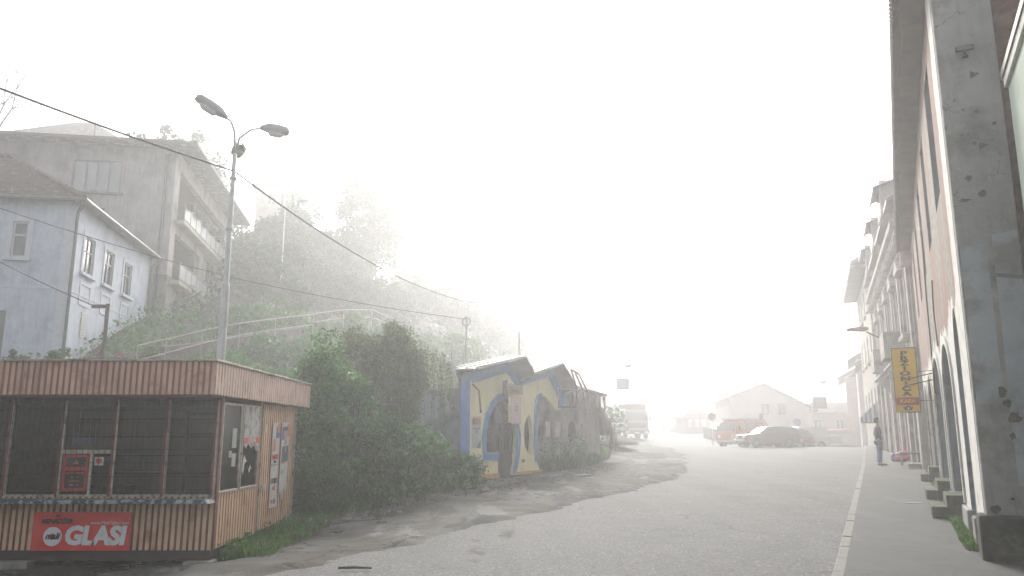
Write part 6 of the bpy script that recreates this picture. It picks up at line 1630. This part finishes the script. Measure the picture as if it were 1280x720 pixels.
# signs
def round_sign(px, py, Y, lab, c1, c2, pyb, back=False):
    p = at(px, py, Y); g_ = HW(p.x, Y); R = root('road_sign', (p.x, Y, g_), 0, lab, 'road sign', 'round road signs'); h = p.z - g_
    b = MB(); b.tube([(0,0,0),(0,0,h)], .035, 8); b.build('post', galv, R)
    b = MB(); b.lathe([(.32,-.06),(.32,-.04)], 24, (0,0,h), 'y'); d = b.build('disc', c1, R)
    b = MB(); b.lathe([(.22,-.066),(.22,-.062)], 24, (0,0,h), 'y'); b.build('disc_field', c2, d)
mar = plain('sign_maroon', (.22,.05,.07)); nav = plain('sign_navy', (.06,.07,.16))
round_sign(889.5, 521, 68, 'maroon round road sign on a thin post left of the orange van', mar, plain('sign_field', (.16,.07,.12)), 545)
round_sign(996, 528, 66, 'dark blue round road sign behind the white van', nav, plain('sign_field2', (.12,.10,.2)), 550)
# pale hipped house at the junction
p = at(915, 556, 84); gh = p.z
bm_ = mat('pale_pink_plaster', (.40,.34,.34), .9, .1, 1, bump=.1)
r = root('junction_house', (p.x, p.y, 0), R_(-5), 'large pale house with a broad low gable behind the parked cars', 'house')
hol = [rect(a, a+.9, z, z+1.2) for a, z in ((5.6,-.6),(7.0,-.6),(1.2,-.6),(3.2,2.2),(4.9,2.2))]
b = MB(); b.slab([(0,-4),(8.2,-4),(8.2,2.9),(3.6,5.35),(0,4.0)], hol, .3, lambda a, z, d: (a, d, z)); b.build('wall', bm_, r)
for q in hol: frame_window(r, lambda a, z, d: (a, -d, z), q[0][0], q[1][0], q[0][1], q[2][1], wood_g, dark_glass, (.5,), (), None, None, .06)
b = MB(); b.box(0,.3,.3,9,-4,3.9); b.box(7.9,8.2,.3,9,-4,2.8); b.box(.3,7.9,8.7,9,-4,2.7); b.build('wall', bm_, r)
b = MB(); b.slab([(-.6,3.95),(3.6,5.55),(8.9,2.75),(8.9,2.55),(3.6,5.36),(-.6,3.78)], [], 9.8, lambda a, z, d: (a, -.5+d, z)); f = b.build('roof', roof_c, r)
b = MB(); b.box(3.0,3.5,2,2.6,5.2,6.2); b.build('chimney', bm_, f)
b = MB(); b.box(.3,.8,4,4.6,4.0,5.3); b.build('chimney', bm_, f)
# lower wing on the right with its own lean roof
p = at(1010, 556, 88); simple_house('low_annex', (p.x-1.0, p.y, -2.6), R_(-8), 9, 6, 3.6+1.5, 1.3, bm_, roof_c, 'long low building half hidden in fog right of the pale house', hip=True, base=-3)
# rusty post
p = at(951, 518, 66); R = root('steel_post', (p.x, 66, HW(p.x,66)), 0, 'short rusty red post behind the maroon estate roof', 'post')
b = MB(); b.tube([(0,0,0),(0,0,p.z-R.location.z)], .13, 10); b.build('shaft', rust, R); b = MB(); b.lathe([(.17,0),(.17,.08),(.05,.14)], 10, (0,0,p.z-R.location.z)); b.build('cap', rust, R)
# white stall with a red trimmed roof on the right
st = root('market_stall', (at(1033,550,80).x, 80, -1.9), R_(-4), 'low white stall with a red trimmed roof at the crest beside the last house', 'stall')
b = MB(); b.box(-2.3, 2.2, 0, 2.6, 0, 2.1); b.build('wall', whitep, st)
b = MB(); b.box(-1.9, 1.5, -.03, -.003, 1.15, 1.85); b.build('window', vglass, st)
b = MB(); b.slab([(-2.7,2.1),(2.6,2.4),(2.6,2.65),(-2.7,2.35)], [], 3.2, lambda a, z, d: (a, -.4+d, z)); b.build('roof', plain('stall_roof', (.42,.22,.2)), st)
b = MB(); b.lathe([(.28,-.04),(.28,-.01)], 18, (1.7,0,1.1), 'y'); b.build('round_plate', plain('stall_orange', (.45,.28,.1)), st)
fn = root('low_railing', (at(1030,553,77).x, 77, -1.9), R_(-4), 'dark low railing before the white stall', 'railing')
b = MB(); b.box(-3,3.2,0,.05,.95,1.02); b.box(-3,3.2,0,.05,.2,.26); b.build('rail', bronze, fn)
for k in range(9):
    b = MB(); b.box(-3+k*.77,-2.94+k*.77,-.01,.06,0,1.0); b.build('post', bronze, fn)
b = MB(); b.box(-2.9,3.1,.01,.03,.28,.94); b.build('panel', bronze, fn)
# far kiosks and fence along the bend
for i, (px, py, Y, w, h, c, lab) in enumerate([(872,545,100,3.4,3.0,(.22,.14,.22),'small dark arched roof hut beside the bend'),(853,540,112,4.2,2.6,(.42,.38,.38),'pale hut farthest along the bend')]):
    p = at(px, py, Y); R = root('roadside_hut', (p.x, Y, HW(p.x,Y)-.1), R_(14), lab, 'hut', None); wm = plain('hut_%d' % i, c)
    z = max(0, p.z - R.location.z)
    b = MB(); b.box(-w/2,w/2,0,2.5,-.5,h*.72+z); b.build('wall', wm, R)
    b = MB(); pts = [(w*.58*math.cos(a), h*.7+z + .75*math.sin(a)) for a in np.linspace(0, PI, 10)]; b.slab(pts, [], 3, lambda a, z_, d: (a, -.25+d, z_)); b.build('roof', roof_c, R)
    for k in range(3): b = MB(); b.box(-w*.36+k*w*.27,-w*.2+k*w*.27,-.03,-.003,.9+z,h*.62+z); b.build('window', whitep, R)
fe = at(880, 546, 84); fe2 = at(915, 549, 76)
R = root('picket_fence', (fe.x, fe.y, HW(fe.x,fe.y)), 0, 'low dark picket fence along the bend left of the orange van', 'fence')
d = Vector((fe2.x-fe.x, fe2.y-fe.y, HW(fe2.x,fe2.y)-HW(fe.x,fe.y))); b = MB()
for h_ in (.35,.95): b.bar(Vector((0,0,h_)), d+Vector((0,0,h_)), .04, .09)
b.build('rail', bronze, R); b = MB(); n = 34
for k in range(n): q = d*(k/n); b.box(q.x-.05,q.x+.05,q.y-.03,q.y-.01,q.z-.1,q.z+1.15)
b.build('pickets', bronze, R)
for i, (px, Y, h, cr) in enumerate([(868,120,6,3),(885,118,6.5,3.2),(902,112,7,3.2),(840,128,6,3),(1040,105,4.5,3),(1056,108,5,3),(1025,104,4.5,3)]):
    X = (px-640)/(FPX*CP+30)*Y; o = copy_tree(T0, None, 'tree crowns dim in the fog behind the junction'); o['group'] = 'trees behind the junction'; o.location = (X, Y, HW(X,Y)-.5 - (2.0 if px > 1000 else 0)); o.scale = (h/7,)*3
# car or two further along the bend
for i, (px, Y, c, lab) in enumerate([(742,88,(.2,.12,.16),'dark car tail glimpsed left of the truck')]):
    g2 = gnd(px, Y); g2.z = at(px, 549, Y).z; g2.z = min(g2.z, HW(g2.x,Y)+.02) if False else HW(g2.x, Y)
# litter and stick on the road
b = MB(); p = at(443, 708, 10.3); z = road_z(*US(p.x, 10.3)) + .03
b.tube([(p.x-.2,10.3,z+.0),(p.x,10.28,z+.01),(p.x+.22,10.3,z)], [.014,.018,.01], 6); tag(b.build('stick', bark), 'short brown stick lying on the road near the kiosk', 'stick')
b = MB(); p = at(350, 628, 15.9); b.tube([(p.x+.1,15.9,HW(p.x,15.9)),(p.x-.25,15.95,HW(p.x,15.9)+.75)], .014, 5); tag(b.build('cane', dead), 'thin bare cane leaning by the back corner of the kiosk', 'cane')
b = MB(); p = at(728, 601, 27); z = road_z(*US(p.x,27))+.04; b.box(-.45,.45,-.2,.2,0,.05); o = b.build('stone_slab', conc, bevel=.01); o.location = (p.x, 27, z); o.rotation_euler[2] = STREET+1.4; tag(o, 'pale flat slab lying on the verge by the road edge', 'slab')
b = MB(); q = SW(.15, 18.6); b.box(-.18,.18,-.05,.05,0,.008); o = b.build('paper_scrap', paper); o.location = (q.x, q.y, road_z(.15,18.6)+.125); tag(o, 'white paper scrap on the pavement near the steps', 'litter')

# ============================================================ the man on the pavement
def skinned(name, nodes, edges, m_, parent, sub=2):
    me = bpy.data.meshes.new(name); me.from_pydata([n[0] for n in nodes], edges, []); o = bpy.data.objects.new(name, me); COL.objects.link(o)
    sk = o.modifiers.new('skin', 'SKIN'); 
    for i, n in enumerate(nodes):
        r = n[1]; me.skin_vertices[0].data[i].radius = r if isinstance(r, tuple) else (r, r); me.skin_vertices[0].data[i].use_root = (i == 0)
    ss = o.modifiers.new('sub', 'SUBSURF'); ss.levels = sub; ss.render_levels = sub
    dg = bpy.context.evaluated_depsgraph_get(); em = bpy.data.meshes.new_from_object(o.evaluated_get(dg)); bpy.data.objects.remove(o)
    em.materials.clear(); em.materials.append(m_); em.name = name
    for p_ in em.polygons: p_.use_smooth = True
    o2 = bpy.data.objects.new(name, em); COL.objects.link(o2)
    if parent: o2.parent = parent
    return o2
pp = at(1101, 583, 30.6); zp = road_z(*US(pp.x, 30.6)) + .12
man = root('person', (pp.x, 30.6, zp), R_(78), 'man in a dark jacket and blue jeans standing on the pavement, hands in pockets', 'person')
skin_m = plain('skin', (.42,.25,.18), .6); jean = mat('denim', (.06,.12,.24), .9, .15, 20, bump=0); jack = mat('jacket_dark', (.012,.011,.013), .85, .2, 10, bump=0); hair = plain('hair_brown', (.08,.04,.025), .7)
# faces -y locally
b_nodes = [((0,0,.93),(.14,.10)), ((0,.01,1.12),(.15,.105)), ((0,.01,1.36),(.17,.11)), ((0,.01,1.46),.075), ((0,0,1.53),.055), ((0,-.01,1.60),(.075,.09)), ((0,-.01,1.68),(.075,.092)), ((0,0,1.73),.06),
  ((-.09,0,.88),.085), ((-.10,-.01,.48),.058), ((-.11,.02,.10),.042), ((-.12,-.10,.05),(.04,.035)), ((-.12,-.17,.04),(.035,.025)),
  ((.09,0,.88),.085), ((.10,.0,.48),.058), ((.11,.03,.10),.042), ((.12,-.09,.05),(.04,.035)), ((.12,-.16,.04),(.035,.025)),
  ((-.20,.01,1.40),.055), ((-.27,.05,1.14),.042), ((-.21,-.06,.95),.03), ((-.18,-.10,.88),(.03,.02)),
  ((.20,.01,1.40),.055), ((.27,.05,1.14),.042), ((.21,-.06,.95),.03), ((.18,-.10,.88),(.03,.02))]
ed = [(0,1),(1,2),(2,3),(3,4),(4,5),(5,6),(6,7),(0,8),(8,9),(9,10),(10,11),(11,12),(0,13),(13,14),(14,15),(15,16),(16,17),(2,18),(18,19),(19,20),(20,21),(2,22),(22,23),(23,24),(24,25)]
skinned('body', b_nodes, ed, skin_m, man)
j_nodes = [((0,.01,.86),(.17,.125)), ((0,.01,1.10),(.175,.125)), ((0,.01,1.33),(.19,.13)), ((0,.01,1.45),(.11,.09)), ((-.21,.01,1.39),.075), ((-.29,.06,1.14),.062), ((-.21,-.07,.95),.055), ((.21,.01,1.39),.075), ((.29,.06,1.14),.062), ((.21,-.07,.95),.055)]
skinned('jacket', j_nodes, [(0,1),(1,2),(2,3),(2,4),(4,5),(5,6),(2,7),(7,8),(8,9)], jack, man)
t_nodes = [((0,0,.93),(.15,.115)), ((-.09,0,.84),.10), ((-.10,-.01,.48),.075), ((-.11,.02,.09),.07), ((.09,0,.84),.10), ((.10,.0,.48),.075), ((.11,.03,.09),.07)]
skinned('jeans', t_nodes, [(0,1),(1,2),(2,3),(0,4),(4,5),(5,6)], jean, man)
b = MB(); b.loft([[(.088*s*math.cos(a), .015+.105*s*math.sin(a), z) for a in np.linspace(0, 2*PI, 14, endpoint=False)] for z, s in ((1.58,.72),(1.64,.98),(1.70,1.05),(1.76,.92),(1.80,.55),(1.812,.2))])
for v_i, v_ in enumerate(b.v):
    if v_[1] < -.03 and v_[2] < 1.72: b.v[v_i] = (v_[0]*.95, -.03, v_[2])
b.build('hair', hair, man, smooth=True)
for s in (-1, 1):
    b = MB(); b.lathe([(.012,-.006),(.02,0),(.012,.006)], 8, (s*.082, .0, 1.655), 'x'); b.build('ear', skin_m, man)
    b = MB(); b.lathe([(.004,-.004),(.010,0),(.004,.004)], 8, (s*.03, -.094, 1.675), 'y'); b.build('eye', black_ink, man)
    b = MB(); b.loft([[(s*.12+.045*k*math.cos(a), y, .035+.035*k*math.sin(a)) for a in np.linspace(0, 2*PI, 10, endpoint=False)] for y, k in ((.08,.7),(.04,1),(-.1,1.05),(-.17,.9),(-.21,.5))]); b.build('shoe', plain('shoe_brown', (.05,.03,.02)) if s < 0 else MATS['shoe_brown'], man, smooth=True)
b = MB(); b.loft([[(.012*k*math.cos(a), -.10-.022*k, 1.64+.025*k*math.sin(a)) for a in np.linspace(0, 2*PI, 8, endpoint=False)] for k in (1.2,.6)]); b.build('nose', skin_m, man)
b = MB(); b.box(-.022,.022,-.104,-.098,1.602,1.608); b.build('mouth', plain('lip', (.3,.12,.1)), man)
